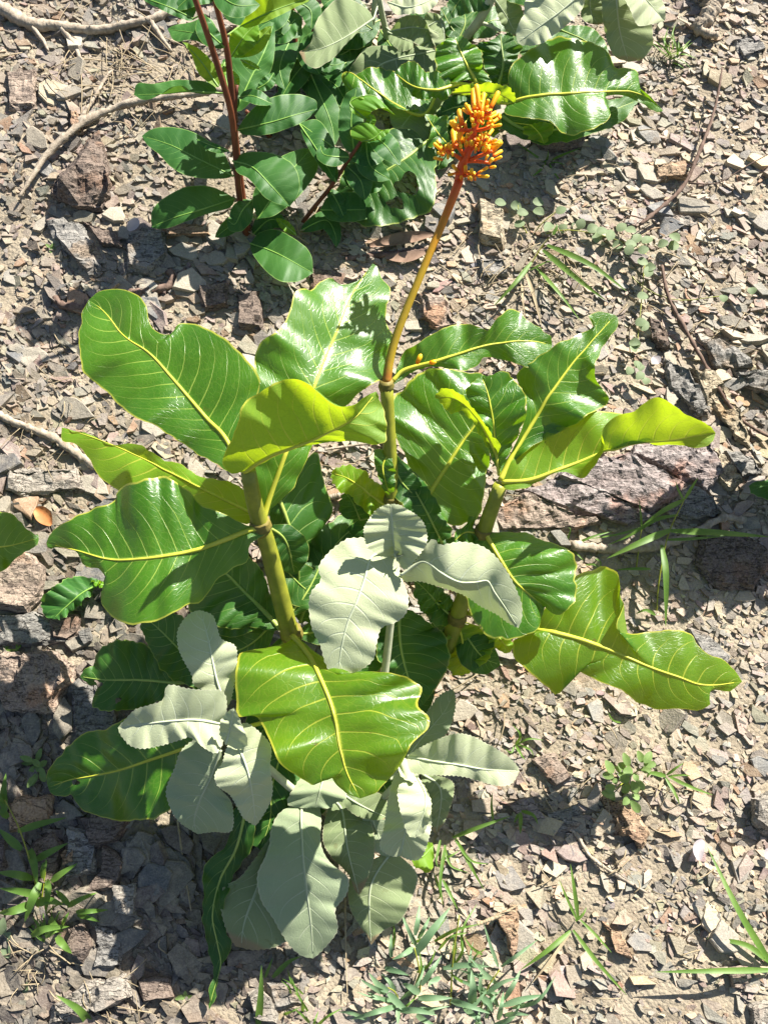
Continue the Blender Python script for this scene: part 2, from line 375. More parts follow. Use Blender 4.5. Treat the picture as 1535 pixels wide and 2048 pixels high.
# ------------------------------------------------------------------ the setting: ground with slate rubble
def make_soil_mat():
    m, t, out = new_mat('rubble_soil'); b = NB(t)
    geo = b.n('ShaderNodeNewGeometry'); pos = geo.outputs['Position']
    n1 = b.noise(9, 5, pos, 0.6); n2 = b.noise(260, 4, pos, 0.75)
    vo = b.n('ShaderNodeTexVoronoi'); vo.inputs['Scale'].default_value = 190; b.l(pos, vo.inputs['Vector'])
    c = b.mix(b.smooth(n1.outputs['Fac'], 0.3, 0.7), (0.26, 0.215, 0.155), (0.40, 0.34, 0.25))
    vg = b.n('ShaderNodeSeparateColor'); b.l(vo.outputs['Color'], vg.inputs[0])
    c = b.mix(b.math('MULTIPLY', vg.outputs[0], 0.5), c, b.mix(0.5, c, (0.22, 0.19, 0.16)))
    c = b.mix(b.smooth(n2.outputs['Fac'], 0.3, 0.7), b.mix(0.2, c, (0.12, 0.10, 0.07)), c)
    pr = b.n('ShaderNodeBsdfPrincipled'); b.l(c, pr.inputs['Base Color']); pr.inputs['Roughness'].default_value = 0.95; pr.inputs['Specular IOR Level'].default_value = 0.1
    bp = b.n('ShaderNodeBump'); bp.inputs['Strength'].default_value = 0.7; bp.inputs['Distance'].default_value = 0.004
    b.l(b.math('ADD', n2.outputs['Fac'], b.math('MULTIPLY', vo.outputs['Distance'], -0.8)), bp.inputs['Height']); b.l(bp.outputs[0], pr.inputs['Normal'])
    b.l(pr.outputs[0], out.inputs[0]); return m
M['soil'] = make_soil_mat()
def axis_samples(lo, hi, inner_lo, inner_hi, step):
    a = [lo, lo * 0.6 + inner_lo * 0.4, lo * 0.25 + inner_lo * 0.75]
    a += list(np.arange(inner_lo, inner_hi + 1e-6, step))
    a += [hi * 0.25 + inner_hi * 0.75, hi * 0.6 + inner_hi * 0.4, hi]
    return a
gx = axis_samples(-9, 9, -1.6, 1.6, 0.013); gy = axis_samples(-7, 9, -1.2, 2.2, 0.013)
gv = np.array([world(X, Y, bump(X, Y)) for Y in gy for X in gx])
nx = len(gx)
gf = [(j * nx + i, j * nx + i + 1, (j + 1) * nx + i + 1, (j + 1) * nx + i) for j in range(len(gy) - 1) for i in range(nx - 1)]
GROUND = mesh_obj('ground', gv, gf, M['soil'])
GROUND['kind'] = 'structure'

# traced rocks: built first so that the loose chips keep off them
ROCK_POLY = []
def rock(name, base_px, hgt, mat, parent=None, top_px=None, inset=0.86, rough=0.006, label=None, cat=None, group=None, lean=(0, 0), sub=4, seed=0):
    bp_ = pts(base_px)
    base = [ground(x, y) for x, y in bp_]
    ROCK_POLY.append([slope_xy(p) for p in base])
    c = sum(base) / len(base)
    if top_px:
        top = [P(q[0], q[1], 0) * 0 + P(q[0], q[1], q[2] if len(q) > 2 else hgt) for q in pts(top_px)]
    else:
        top = []
        for i, p in enumerate(base):
            hh = hgt * (0.85 + 0.3 * noise.noise((i * 1.7, seed * 3.3, 1.1)))
            q = c + (p - c) * (inset + 0.06 * noise.noise((i * 2.1, seed, 7)))
            top.append(q + N * (hh + lean[0] * (p - c)[0] + lean[1] * ((p - c) @ S)))
    bm = bmesh.new()
    lowv = [bm.verts.new(p - N * 0.022) for p in base]
    midv = [bm.verts.new(p + N * hgt * 0.35 + (p - c) * 0.03) for p in base]
    topv = [bm.verts.new(p) for p in top]
    k = len(base)
    bm.faces.new(topv)
    for i in range(k):
        j = (i + 1) % k
        bm.faces.new((lowv[i], lowv[j], midv[j], midv[i]))
        bm.faces.new((midv[i], midv[j], topv[j], topv[i]))
    bmesh.ops.recalc_face_normals(bm, faces=bm.faces)
    bmesh.ops.triangulate(bm, faces=bm.faces)
    for _ in range(6):
        lim = 0.0075 if sub > 3 else 0.010
        ed = [e for e in bm.edges if e.calc_length() > lim]
        if not ed: break
        bmesh.ops.subdivide_edges(bm, edges=ed, cuts=1)
        bmesh.ops.triangulate(bm, faces=[f for f in bm.faces if len(f.verts) > 3])
    bm.normal_update()
    for v in bm.verts:
        q = v.co
        d = rough * (0.8 * noise.noise(q * 34 + Vector((seed, 0, 0))) + 0.6 * noise.noise(q * 95) + 0.3 * noise.noise(q * 220))
        # bedding steps
        st = math.floor((q.x * 0.42 + q.z * 0.5 - q.y * 0.5) * 70 + noise.noise(q * 12) * 1.4)
        d += rough * 0.9 * (noise.cell(Vector((st, seed, 0))) - 0.5)
        v.co = q + v.normal * d
    V = [np.array(v.co) for v in bm.verts]; F = [tuple(v.index for v in f.verts) for f in bm.faces]
    bm.free()
    o = mesh_obj(name, V, F, mat, parent, None if parent is not None else c, smooth=False)
    if label: tag(o, label, cat, group)
    return o
rock('rock', '104,392 118,366 150,330 180,285 203,276 214,330 222,372 222,402 206,424 160,421 118,408', 0.05, M['rock_brown'],
     top_px='112,392,.018 124,360,.05 152,328,.048 180,296,.038 202,282,.02 210,330,.04 217,368,.05 215,385,.03 204,414,.010 160,410,.018 122,400,.016',
     label='dark brown wedge-shaped rock with a flat top beside the bent dry twig', cat='rock', seed=1)
rock('rock', '0,1308 60,1304 117,1306 152,1332 150,1372 111,1424 60,1432 0,1405 -40,1370', 0.035, M['rock_rust'], seed=2, lean=(0.15, 0.1),
     label='broad rusty slate rock lying left of the big-leaved plant', cat='rock')
oc = thing('rock_outcrop', 'purple-grey bedrock outcrop split into slanting layers beneath the right shoot', 'rock outcrop', ground(1210, 990))
for i, (q, h, mt) in enumerate([
        ('1270,899 1330,880 1421,893 1447,955 1402,990 1340,952 1255,915', 0.030, 'rock_purple'),
        ('1130,940 1248,912 1365,972 1335,1012 1292,1036 1180,990 1108,962', 0.036, 'rock_purple'),
        ('1040,985 1128,955 1250,1008 1302,1044 1252,1062 1120,1022', 0.027, 'rock_purple'),
        ('975,1030 1050,988 1132,1024 1200,1050 1150,1066 1000,1062', 0.022, 'rock_rust'),
        ('1424,898 1462,945 1484,972 1452,992 1424,962', 0.028, 'rock_tan'),
        ('1310,1010 1370,975 1425,1000 1440,1030 1390,1040 1330,1036', 0.022, 'rock_grey')]):
    rock('slab', q, h, M[mt], oc, inset=0.93, rough=0.006, seed=10 + i, lean=(0.05, 0.05))
oc2 = thing('rock_outcrop', 'tan and grey slanting bedrock ribs right of the yellow-green curled leaf', 'rock outcrop', ground(1430, 800))
for i, (q, h, mt) in enumerate([
        ('1372,738 1412,745 1450,790 1495,865 1500,905 1462,884 1402,802', 0.024, 'rock_tan'),
        ('1322,716 1374,742 1402,802 1424,838 1374,822 1330,780', 0.022, 'rock_grey'),
        ('1465,750 1540,742 1600,770 1600,808 1530,796 1480,782', 0.026, 'rock_grey'),
        ('1400,690 1440,684 1500,735 1462,748 1425,738', 0.02, 'rock_grey'),
        ('1290,640 1318,650 1340,700 1320,712 1296,685', 0.024, 'rock_brown'),
        ('1438,905 1500,912 1520,950 1478,962', 0.018, 'rock_grey')]):
    rock('slab', q, h, M[mt], oc2, inset=0.9, rough=0.006, seed=30 + i, lean=(0.05, 0.05))
rock('rock', '1208,1598 1246,1598 1292,1668 1278,1694 1236,1672 1212,1628', 0.022, M['rock_ochre'], seed=50,
     label='long brown slate block just below the small clover-like herb', cat='rock')
rock('rock', '986,1822 1030,1808 1036,1870 1022,1908 1006,1866', 0.026, M['rock_ochre'], seed=51,
     label='ochre wedge of stone with pale straw lying across its top', cat='rock')
rock('rock', '1498,1600 1535,1585 1580,1610 1575,1660 1520,1660 1496,1640', 0.03, M['rock_pale'], seed=52,
     label='rounded pale grey stone lying above the long green blades', cat='rock')
rock('rock', '1398,1075 1452,1062 1505,1080 1540,1122 1505,1188 1425,1182 1384,1132', 0.026, M['rock_brown'], seed=53, lean=(0.1, 0),
     label='dark slate block in the shade beside the long flat grass blade', cat='rock')
STONES = 0
for i, (q, h, mt) in enumerate([
        ('98,448 130,442 168,456 216,545 200,562 158,530 112,482', 0.022, 'rock_grey'),
        ('258,478 290,466 332,470 342,520 300,556 258,546', 0.024, 'rock_grey'),
        ('166,446 238,468 260,506 204,500', 0.02, 'rock_brown'),
        ('18,152 74,146 76,222 22,222', 0.016, 'rock_rust'),
        ('322,452 430,450 426,480 332,482', 0.02, 'rock_ochre'),
        ('137,224 160,222 172,272 150,280', 0.02, 'rock_ochre'),
        ('-20,1150 55,1098 98,1136 94,1196 62,1228 -20,1222', 0.03, 'rock_rust'),
        ('5,1234 70,1226 132,1256 150,1290 60,1296 5,1290', 0.018, 'rock_grey'),
        ('140,1368 200,1358 242,1438 234,1492 152,1492', 0.024, 'rock_grey'),
        ('102,1240 160,1230 164,1270 142,1287 114,1276', 0.022, 'rock_brown'),
        ('162,1266 184,1258 188,1286 172,1296', 0.016, 'rock_grey'),
        ('14,1602 104,1590 112,1640 30,1662', 0.022, 'rock_ochre'),
        ('-20,1680 28,1670 30,1738 -20,1762', 0.03, 'rock_brown'),
        ('66,1690 112,1652 134,1690 112,1772 60,1764', 0.02, 'rock_brown'),
        ('140,1650 205,1680 196,1742 128,1770 144,1694', 0.024, 'rock_grey'),
        ('212,1690 252,1722 240,1772 168,1790 208,1742', 0.018, 'rock_brown'),
        ('148,1632 214,1620 264,1640 236,1682 190,1690', 0.02, 'rock_brown'),
        ('120,1710 138,1690 156,1700 158,1724 134,1736', 0.026, 'rock_ochre'),
        ('228,1764 282,1760 276,1830 230,1834', 0.02, 'rock_pale'),
        ('138,1852 176,1846 190,1890 172,1930 150,1902', 0.022, 'rock_brown'),
        ('196,1846 252,1880 246,1932 190,1936 200,1890', 0.018, 'rock_grey'),
        ('108,2004 180,1960 256,1944 268,1990 180,2032 108,2042', 0.026, 'rock_pale'),
        ('280,1960 345,1948 350,1992 290,2002', 0.018, 'rock_brown'),
        ('495,1985 520,1962 548,1990 552,2040 505,2040', 0.022, 'rock_pale'),
        ('540,1968 600,1962 606,2010 550,2016', 0.018, 'rock_grey'),
        ('1000,1605 1064,1590 1092,1640 1040,1640', 0.018, 'rock_purple'),
        ('1085,1625 1150,1610 1170,1650 1100,1668', 0.016, 'rock_grey'),
        ('1060,1520 1110,1508 1140,1556 1110,1572', 0.015, 'rock_rust'),
        ('1370,1256 1412,1268 1454,1312 1440,1342 1395,1300', 0.012, 'rock_grey'),
        ('1326,430 1402,446 1382,462 1328,452', 0.014, 'rock_pale'),
        ('1300,334 1372,326 1374,366 1308,368', 0.02, 'rock_ochre'),
        ('955,412 1000,430 1005,500 962,490', 0.03, 'rock_tan'),
        ('1060,270 1140,250 1180,275 1160,305 1080,305', 0.024, 'rock_brown'),
        ('830,590 885,600 920,660 880,670 840,640', 0.022, 'rock_rust'),
        ('745,440 800,452 812,500 760,500', 0.012, 'rock_grey'),
        ('20,945 160,935 175,985 60,1000 15,985', 0.022, 'rock_pale'),
        ('400,580 455,572 460,620 410,628', 0.02, 'rock_brown'),
        ('470,590 520,585 525,665 480,660', 0.02, 'rock_brown'),
        ('1460,86 1520,76 1530,106 1480,124', 0.014, 'rock_grey'),
        ('950,520 1010,516 1020,560 960,566', 0.018, 'rock_grey'),
        ('620,540 690,548 680,600 625,596', 0.014, 'rock_brown'),
        ('760,1940 830,1950 825,2010 770,2004', 0.014, 'rock_grey'),
        ('1200,1840 1240,1860 1260,1915 1225,1905', 0.014, 'rock_ochre'),
        ('1450,1935 1490,1930 1494,1968 1462,1972', 0.014, 'rock_rust'),
        ('1490,2010 1540,1990 1580,2050 1500,2060', 0.022, 'rock_pale')]):
    rock('stone', q, h, M[mt], GROUND, seed=60 + i, sub=3, rough=0.005); STONES += 1

# loose chips
PAL = np.array([[.38, .33, .25], [.32, .285, .225], [.24, .235, .22], [.175, .18, .185], [.28, .25, .22], [.21, .155, .14], [.33, .19, .10], [.47, .39, .26], [.41, .37, .30], [.115, .11, .11], [.27, .20, .18]])
PW = np.array([.17, .15, .13, .12, .13, .09, .05, .06, .06, .06, .08]); PW /= PW.sum()
g = np.random.default_rng(11)
def in_poly(X, Y, poly):
    p = np.array(poly); q = np.roll(p, -1, 0); ins = np.zeros(len(X), bool)
    for (x0, y0), (x1, y1) in zip(p, q):
        c = ((y0 > Y) != (y1 > Y)) & (X < (x1 - x0) * (Y - y0) / (y1 - y0 + 1e-12) + x0); ins ^= c
    return ins
NIN, NOUT = 84000, 38000
CX = np.r_[g.uniform(-0.95, 0.95, NIN), g.uniform(-1.6, 1.6, NOUT)]
CY = np.r_[g.uniform(-0.75, 1.35, NIN), g.uniform(-1.2, 2.2, NOUT)]
kind_ = g.random(len(CX))
kind_[NIN:] = 0.35 + 0.65 * kind_[NIN:]
LEN = np.where(kind_ < 0.50, 0.0026 * np.exp(g.normal(0, 0.42, len(CX))), np.where(kind_ < 0.925, 0.0066 * np.exp(g.normal(0, 0.42, len(CX))), np.minimum(0.0138 * np.exp(g.normal(0, 0.33, len(CX))), 0.030)))
reg = np.array([noise.noise((x * 3.1, y * 3.1, 2.2)) for x, y in zip(CX, CY)])
LEN *= 1 + 0.45 * reg
patch = np.array([noise.noise((x * 4.3, y * 4.3, 8.8)) + 0.5 * noise.noise((x * 11, y * 11, 3.8)) for x, y in zip(CX, CY)])
keep = ~((LEN > 0.0046) & (g.random(len(CX)) < np.clip(0.02 + 1.1 * patch, 0, 0.6)) & (LEN < 0.02))     # dusty patches with few chips
for q in ROCK_POLY:
    keep &= ~in_poly(CX, CY, q)
CX, CY, LEN, reg = CX[keep], CY[keep], LEN[keep], reg[keep]
n = len(CX)
CB = np.array([bump(x, y) for x, y in zip(CX, CY)])
ASP = g.uniform(0.30, 0.78, n); TH = LEN * g.uniform(0.10, 0.34, n)
ANG = np.where(g.random(n) < 0.6, g.normal(-0.55, 0.4, n), g.uniform(-math.pi, math.pi, n))
TX, TY = g.normal(0, 0.20, n), g.normal(0, 0.20, n)
ci = g.choice(len(PAL), n, p=PW); fine_ = (LEN < 0.0046) & (g.random(n) < 0.7); ci[fine_] = g.choice([0, 1, 7, 8], fine_.sum())
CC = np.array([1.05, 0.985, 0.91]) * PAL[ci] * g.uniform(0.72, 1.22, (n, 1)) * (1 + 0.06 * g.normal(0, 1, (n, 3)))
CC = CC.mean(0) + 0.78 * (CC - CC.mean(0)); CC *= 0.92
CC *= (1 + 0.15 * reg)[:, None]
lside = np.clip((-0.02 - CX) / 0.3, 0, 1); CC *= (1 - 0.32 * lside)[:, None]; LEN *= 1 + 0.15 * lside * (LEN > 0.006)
leftw = np.clip((-0.02 - CX) / 0.25, 0, 1) * np.clip((0.12 - CY) / 0.3, 0, 1)     # darker slate on the lower left, its shade also deepened in the chip colour
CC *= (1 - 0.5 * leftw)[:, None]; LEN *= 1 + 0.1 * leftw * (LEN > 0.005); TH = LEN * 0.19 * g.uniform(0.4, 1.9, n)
def chip_geo(L, A, T, seed_rng, k=6):
    """local chip: ragged flat polygon with a bevelled top, rings bottom/top"""
    m = len(L)
    a = (np.arange(k) + seed_rng.uniform(-0.46, 0.46, (m, k))) * 2 * math.pi / k
    r = seed_rng.uniform(0.66, 1.2, (m, k))
    x = np.cos(a) * r * L[:, None]; y = np.sin(a) * r * (L * A)[:, None]
    tilt = seed_rng.normal(0, 0.22, (m, 2))
    ztop = T[:, None] * (1 + 0.25 * seed_rng.normal(0, 1, (m, k))) * 0.5 + x * tilt[:, :1] * 0.3 + y * tilt[:, 1:] * 0.3
    ins = seed_rng.uniform(0.90, 0.995, (m, k))
    low = np.stack([x, y, -T[:, None] * np.ones((m, k))], 2)
    mid_ = np.stack([x * 1.01, y * 1.01, ztop - T[:, None] * 0.2], 2)
    top = np.stack([x * ins, y * ins, ztop], 2)
    return np.concatenate([low, mid_, top], 1)     # m x 3k x 3
K = 5
big = np.argsort(-LEN * np.where((np.abs(CX) < 0.62) & (CY > -0.62) & (CY < 0.95), 1, 0))[:300 - STONES]
small = np.setdiff1d(np.arange(n), big)
def chip_faces(k, base=0):
    f = [tuple(range(2 * k, 3 * k))]
    for i in range(k):
        j = (i + 1) % k
        f.append((i, j, k + j, k + i)); f.append((k + i, k + j, 2 * k + j, 2 * k + i))
    return f
idx = small
loc = chip_geo(LEN[idx], ASP[idx], TH[idx], g, K)[:, np.r_[0:K, 2 * K:3 * K]]
ca, sa = np.cos(ANG[idx])[:, None], np.sin(ANG[idx])[:, None]
X = loc[:, :, 0] * ca - loc[:, :, 1] * sa; Y = loc[:, :, 0] * sa + loc[:, :, 1] * ca
Z = loc[:, :, 2] + X * TX[idx][:, None] + Y * TY[idx][:, None] + (CB[idx] + TH[idx] * 0.25 + g.uniform(0, 0.0045, len(idx)) * (LEN[idx] > 0.004) - 0.0008)[:, None]
X = X + CX[idx][:, None]; Y = Y + CY[idx][:, None]
V = (X[..., None] * RIGHT + Y[..., None] * S + Z[..., None] * N).reshape(-1, 3)
fl = [tuple(range(K, 2 * K))] + [(i, (i + 1) % K, K + (i + 1) % K, K + i) for i in range(K)]; per = 2 * K
loops = np.concatenate([np.array(f) for f in fl]); tot = np.array([len(f) for f in fl])
m = bpy.data.meshes.new('gravel')
mm = len(idx)
m.vertices.add(mm * per); m.vertices.foreach_set('co', V.ravel())
allloops = (loops[None, :] + (np.arange(mm) * per)[:, None]).ravel()
m.loops.add(len(allloops)); m.loops.foreach_set('vertex_index', allloops.astype(np.int32))
alltot = np.tile(tot, mm); starts = np.r_[0, np.cumsum(alltot)[:-1]]
m.polygons.add(len(alltot)); m.polygons.foreach_set('loop_start', starts.astype(np.int32)); m.polygons.foreach_set('loop_total', alltot.astype(np.int32))
m.polygons.foreach_set('use_smooth', np.zeros(len(alltot), bool)); m.update(calc_edges=True); m.validate()
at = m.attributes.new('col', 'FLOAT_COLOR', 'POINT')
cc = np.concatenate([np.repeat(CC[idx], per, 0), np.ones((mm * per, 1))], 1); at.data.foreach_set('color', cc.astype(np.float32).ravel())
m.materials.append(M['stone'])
gravel = bpy.data.objects.new('gravel', m); COL.objects.link(gravel); gravel.parent = GROUND; gravel['kind'] = 'stuff'
# the largest chips as single stones, 40 shared meshes
protos = []
for i in range(40):
    k = 7
    l1 = chip_geo(np.array([1.0]), np.array([g.uniform(0.38, 0.8)]), np.array([g.uniform(0.16, 0.36)]), g, k)[0]
    me = bpy.data.meshes.new('stone'); me.from_pydata(l1.tolist(), [], chip_faces(k)); me.polygons.foreach_set('use_smooth', [False] * len(me.polygons))
    c = PAL[g.choice(len(PAL), p=PW)] * g.uniform(0.62, 0.95) * (0.5 if i >= 28 else 1)  # last protos darkened: lower-left slate with shade in its colour
    at = me.attributes.new('col', 'FLOAT_COLOR', 'POINT'); at.data.foreach_set('color', np.tile([*c, 1], 3 * k).astype(np.float32))
    me.materials.append(M['stone']); protos.append(me)
from mathutils import Matrix
for j, i in enumerate(big):
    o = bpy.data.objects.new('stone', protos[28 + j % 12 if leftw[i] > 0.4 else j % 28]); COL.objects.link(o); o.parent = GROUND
    a = ANG[i]; ex = RIGHT * math.cos(a) + S * math.sin(a); ey = -RIGHT * math.sin(a) + S * math.cos(a)
    nn = N - RIGHT * TX[i] * 0.8 - S * TY[i] * 0.8; nn /= np.linalg.norm(nn)
    ex = ex - nn * (ex @ nn); ex /= np.linalg.norm(ex); ey = np.cross(nn, ex)
    s_ = LEN[i] * 0.92
    Mx = np.eye(4); Mx[:3, 0] = ex * s_; Mx[:3, 1] = ey * s_; Mx[:3, 2] = nn * s_; Mx[:3, 3] = world(CX[i], CY[i], CB[i] + 0.006)
    o.matrix_world = Matrix(Mx.tolist())

# ------------------------------------------------------------------ leaf builder
def leaf(plant, mid, A, B, h, d=(0, 0), kind='gloss', under=False, veins=11, teeth=0.0, ruff=0.006, camber=0.055, rib=0.0028,
         node=None, quilt=0.0018, rake=0.17, ribmat=None, nu=72, nv=9, name='leaf', label=None, seed=None, ragged=5.0, lump=1.0, holes=()):
    """mid, A, B: traced pixels of midrib and both margins from base to tip; h: heights above the bank along the midrib"""
    sd = rnd.random() * 50 if seed is None else seed
    if kind in ('gloss', 'gloss_spot', 'dark', 'young'): veins = round(veins * 1.25)
    mp_, ap, bp_ = (pts(q) if isinstance(q, str) else q for q in (mid, A, B))
    m2 = resample(mp_, nu)
    hs = np.interp(np.linspace(0, 1, nu), np.linspace(0, 1, len(h)), h)
    U = np.linspace(0, 1, nu)
    Mp = np.array([P(m2[i, 0], m2[i, 1], hs[i]) for i in range(nu)])
    L = np.linalg.norm(np.diff(Mp, axis=0), axis=1).sum()
    sides = []
    for sgn, e, dd in ((-1, ap, d[0]), (1, bp_, d[1])):
        e3 = [(q[0], q[1], q[2] if len(q) > 2 else 0.0) for q in e]
        e2 = resample([(*mp_[0][:2], 0.0)] + e3 + [(*mp_[-1][:2], 0.0)], nu)
        f1 = 2.5 + 2 * noise.noise((sd, sgn, 0)); f2 = 6 + 2 * noise.noise((sd, sgn, 5))
        E, Es = [], []
        for i in range(nu):
            env = math.sin(math.pi * min(1, U[i] * 1.02)) ** 0.6 if 0 < U[i] < 1 else 0
            r_ = 1.5 * ruff * env * (math.sin(2 * math.pi * (f1 * U[i] + sd)) + 0.5 * math.sin(2 * math.pi * (f2 * U[i] + sd * 2)) + 0.12 * math.sin(2 * math.pi * (f2 * 2.1 * U[i] + sd * 3)))
            x_, y_ = e2[i, 0], e2[i, 1]
            Es.append(P(x_, y_, max(0.004, hs[i] + (dd * env) + e2[i, 2] + r_)))
            if teeth and 0.06 < U[i] < 0.97:
                t_ = teeth * (1 if i % 2 else -0.4) * (0.7 + 0.6 * abs(noise.noise((i * 1.3, sd, sgn))))
                dx, dy = x_ - m2[i, 0], y_ - m2[i, 1]; q = math.hypot(dx, dy) + 1e-6
                x_ += dx / q * t_; y_ += dy / q * t_
            if not teeth and 0.04 < U[i] < 0.96:
                t_ = ragged * (1.3 * noise.noise((U[i] * 9, sd, sgn * 3.0)) + 0.9 * noise.noise((U[i] * 26, sd, sgn * 7.0)))
                dx, dy = x_ - m2[i, 0], y_ - m2[i, 1]; q = math.hypot(dx, dy) + 1e-6
                x_ += dx / q * t_; y_ += dy / q * t_
            E.append(P(x_, y_, max(0.004, hs[i] + (dd * env) + e2[i, 2] + r_)))
        sides.append((np.array(Es), np.array(E)))
    vs = np.linspace(-1, 1, 2 * nv + 1)
    G = np.zeros((nu, len(vs), 3)); Wd = np.zeros((nu, len(vs)))
    for j, v in enumerate(vs):
        Es, Et = sides[0] if v < 0 else sides[1]
        a = abs(v)
        E = Es + (Et - Es) * a ** (10 if teeth else 4)
        # the blade bends away from the midrib plane: curved, not a flat fold
        G[:, j] = Mp + (E - Mp) * a
        Wd[:, j] = np.linalg.norm(E - Mp, axis=1)
    Tu = np.gradient(G, axis=0); Tv = np.gradient(G, axis=1)
    Nn = np.cross(Tu, Tv); ln = np.linalg.norm(Nn, axis=2, keepdims=True); Nn = Nn / np.maximum(ln, 1e-12)
    # orientation: normals towards the camera when the upper side is seen
    face = np.sum(Nn * (CAM - G), axis=2)
    flip = np.sum(face * ln[..., 0]) < 0
    ori = -1.0 if flip else 1.0
    if under: ori = -ori
    Nn = Nn * ori
    av = np.abs(vs)[None, :]
    Wv = U[:, None] * veins - veins * (rake * 0.75 * av + rake * 0.7 * av ** 3) * (1 - 0.35 * U[:, None])
    fr = np.abs(((Wv % 1) + 1) % 1 - 0.5) * 2
    env = np.sin(np.pi * np.clip(av, 0, 1)) ** 0.7 * np.sin(np.pi * np.clip(U, 0, 1))[:, None] ** 0.5
    wsc = min(1.0, max(0.12, (float(Wd[nu // 4:3 * nu // 4, 0].mean() + Wd[nu // 4:3 * nu // 4, -1].mean()) / 2 / 0.075) ** 1.6))     # small leaves are smoother
    q_ = wsc * quilt * (1 - fr ** 2.2) * env
    cam_ = camber * Wd * (av * (1 - av)) * 2.2
    nzv = np.array([[1.5 * noise.noise(Vector(G[i, j]) * 12 + Vector((sd, 0, 0))) + 0.35 * noise.noise(Vector(G[i, j]) * 40 + Vector((sd, 3, 0))) for j in range(len(vs))] for i in range(nu)])
    G2 = G + Nn * (q_ + cam_ + lump * 0.0055 * nzv * np.clip(Wd / 0.05, 0, 1) * np.minimum(1, (1.4 - av)))[..., None]
    nvv = len(vs)
    cut = None
    if holes:      # insect holes: vertices inside are pushed out to the rim
        cut = np.zeros((nu, nvv), bool)
        gu, gw = np.gradient(G2, U, axis=0), np.gradient(G2, vs, axis=1)
        for hu, hv, ru, rv in holes:
            du, dv = U[:, None] - hu, vs[None, :] - hv
            an = np.arctan2(dv / rv, du / ru)
            lim = 1 + 0.18 * np.sin(3 * an + sd) + 0.12 * np.sin(5 * an + 2 * sd)
            r_ = np.sqrt((du / ru) ** 2 + (dv / rv) ** 2) / lim
            ins = r_ < 1
            k_ = np.where(ins, 1 / np.maximum(r_, 0.15) - 1, 0)
            G2 = G2 + gu * (du * k_)[..., None] + gw * (dv * k_)[..., None]
            cut |= ins
    F = []
    for i in range(nu - 1):
        for j in range(nvv - 1):
            if cut is not None and cut[i:i + 2, j:j + 2].all(): continue
            f = (i * nvv + j, (i + 1) * nvv + j, (i + 1) * nvv + j + 1, i * nvv + j + 1)
            F.append(f if ori > 0 else f[::-1])
    o = mesh_obj(name, G2.reshape(-1, 3), F, M[kind], plant, attrs={
        'u': np.repeat(U, nvv), 'v': np.tile(vs, nu), 'w': Wv.ravel() + 40, 'rid': np.full(nu * nvv, rnd.random())})
    # check orientation against real face normals
    vis = sum((p.normal.dot(Vector(CAM) - (p.center + Vector(plant['_o'])))) * p.area for p in o.data.polygons)
    if (vis < 0) != under:
        o.data.flip_normals()
    if label: o['label'] = label
    rm = ribmat or {'gloss': 'rib_gloss', 'gloss_spot': 'rib_gloss', 'young': 'rib_gloss', 'dark': 'rib_dark', 'shrub': 'rib_shrub', 'shrub_young': 'rib_shrub',
                    'felt': 'rib_felt', 'felt_green': 'rib_felt_dark', 'felt_shaded': 'rib_felt_dark'}[kind]
    if rib:
        c = G2[:, nv].copy()
        rr = rib * (1 - U) ** 1.2 + 0.0004
        off = Nn[:, nv] * (rr * 0.25)[:, None]
        c = c + off * (1 if not under else -1)
        c = c[:int(nu * 0.97)]; rr = rr[:len(c)]
        if node is not None:
            pn = P(*node); k = 7
            pre = np.array([pn + (c[0] - pn) * t for t in np.linspace(0, 1, k, endpoint=False)])
            c = np.vstack([pre, c]); rr = np.r_[np.full(k, rib * 1.05), rr]
        Vt, Ft = tube_geo(c, rr, 6)
        mesh_obj('midrib', Vt, Ft, M[rm], o)
    return o
def oval(mid, w, prof='oval', skew=1.0):
    """margins for a plain leaf: midrib pixels plus greatest half-width in pixels"""
    mp_ = pts(mid) if isinstance(mid, str) else mid
    m2 = resample([q[:2] for q in mp_], 13)
    T = np.gradient(m2, axis=0); T /= np.linalg.norm(T, axis=1)[:, None] + 1e-9
    Nr = np.stack([-T[:, 1], T[:, 0]], 1); u = np.linspace(0, 1, 13)
    pf = {'oval': np.sin(np.pi * u ** 0.92) ** 0.75, 'obovate': np.sin(np.pi * u ** 1.35) ** 0.8, 'ovate': np.sin(np.pi * u ** 0.72) ** 0.8, 'lance': np.sin(np.pi * u ** 0.8)}[prof]
    A = [tuple(m2[i] + Nr[i] * w * pf[i] * skew) for i in range(1, 12)]; B = [tuple(m2[i] - Nr[i] * w * pf[i]) for i in range(1, 12)]
    return A, B
def oleaf(plant, mid, w, h, prof='oval', skew=1.0, **kw):
    A, B = oval(mid, w, prof, skew)
    kw.setdefault('nu', 30); kw.setdefault('nv', 6); kw.setdefault('ragged', 1.5)
    return leaf(plant, mid, A, B, h, **kw)

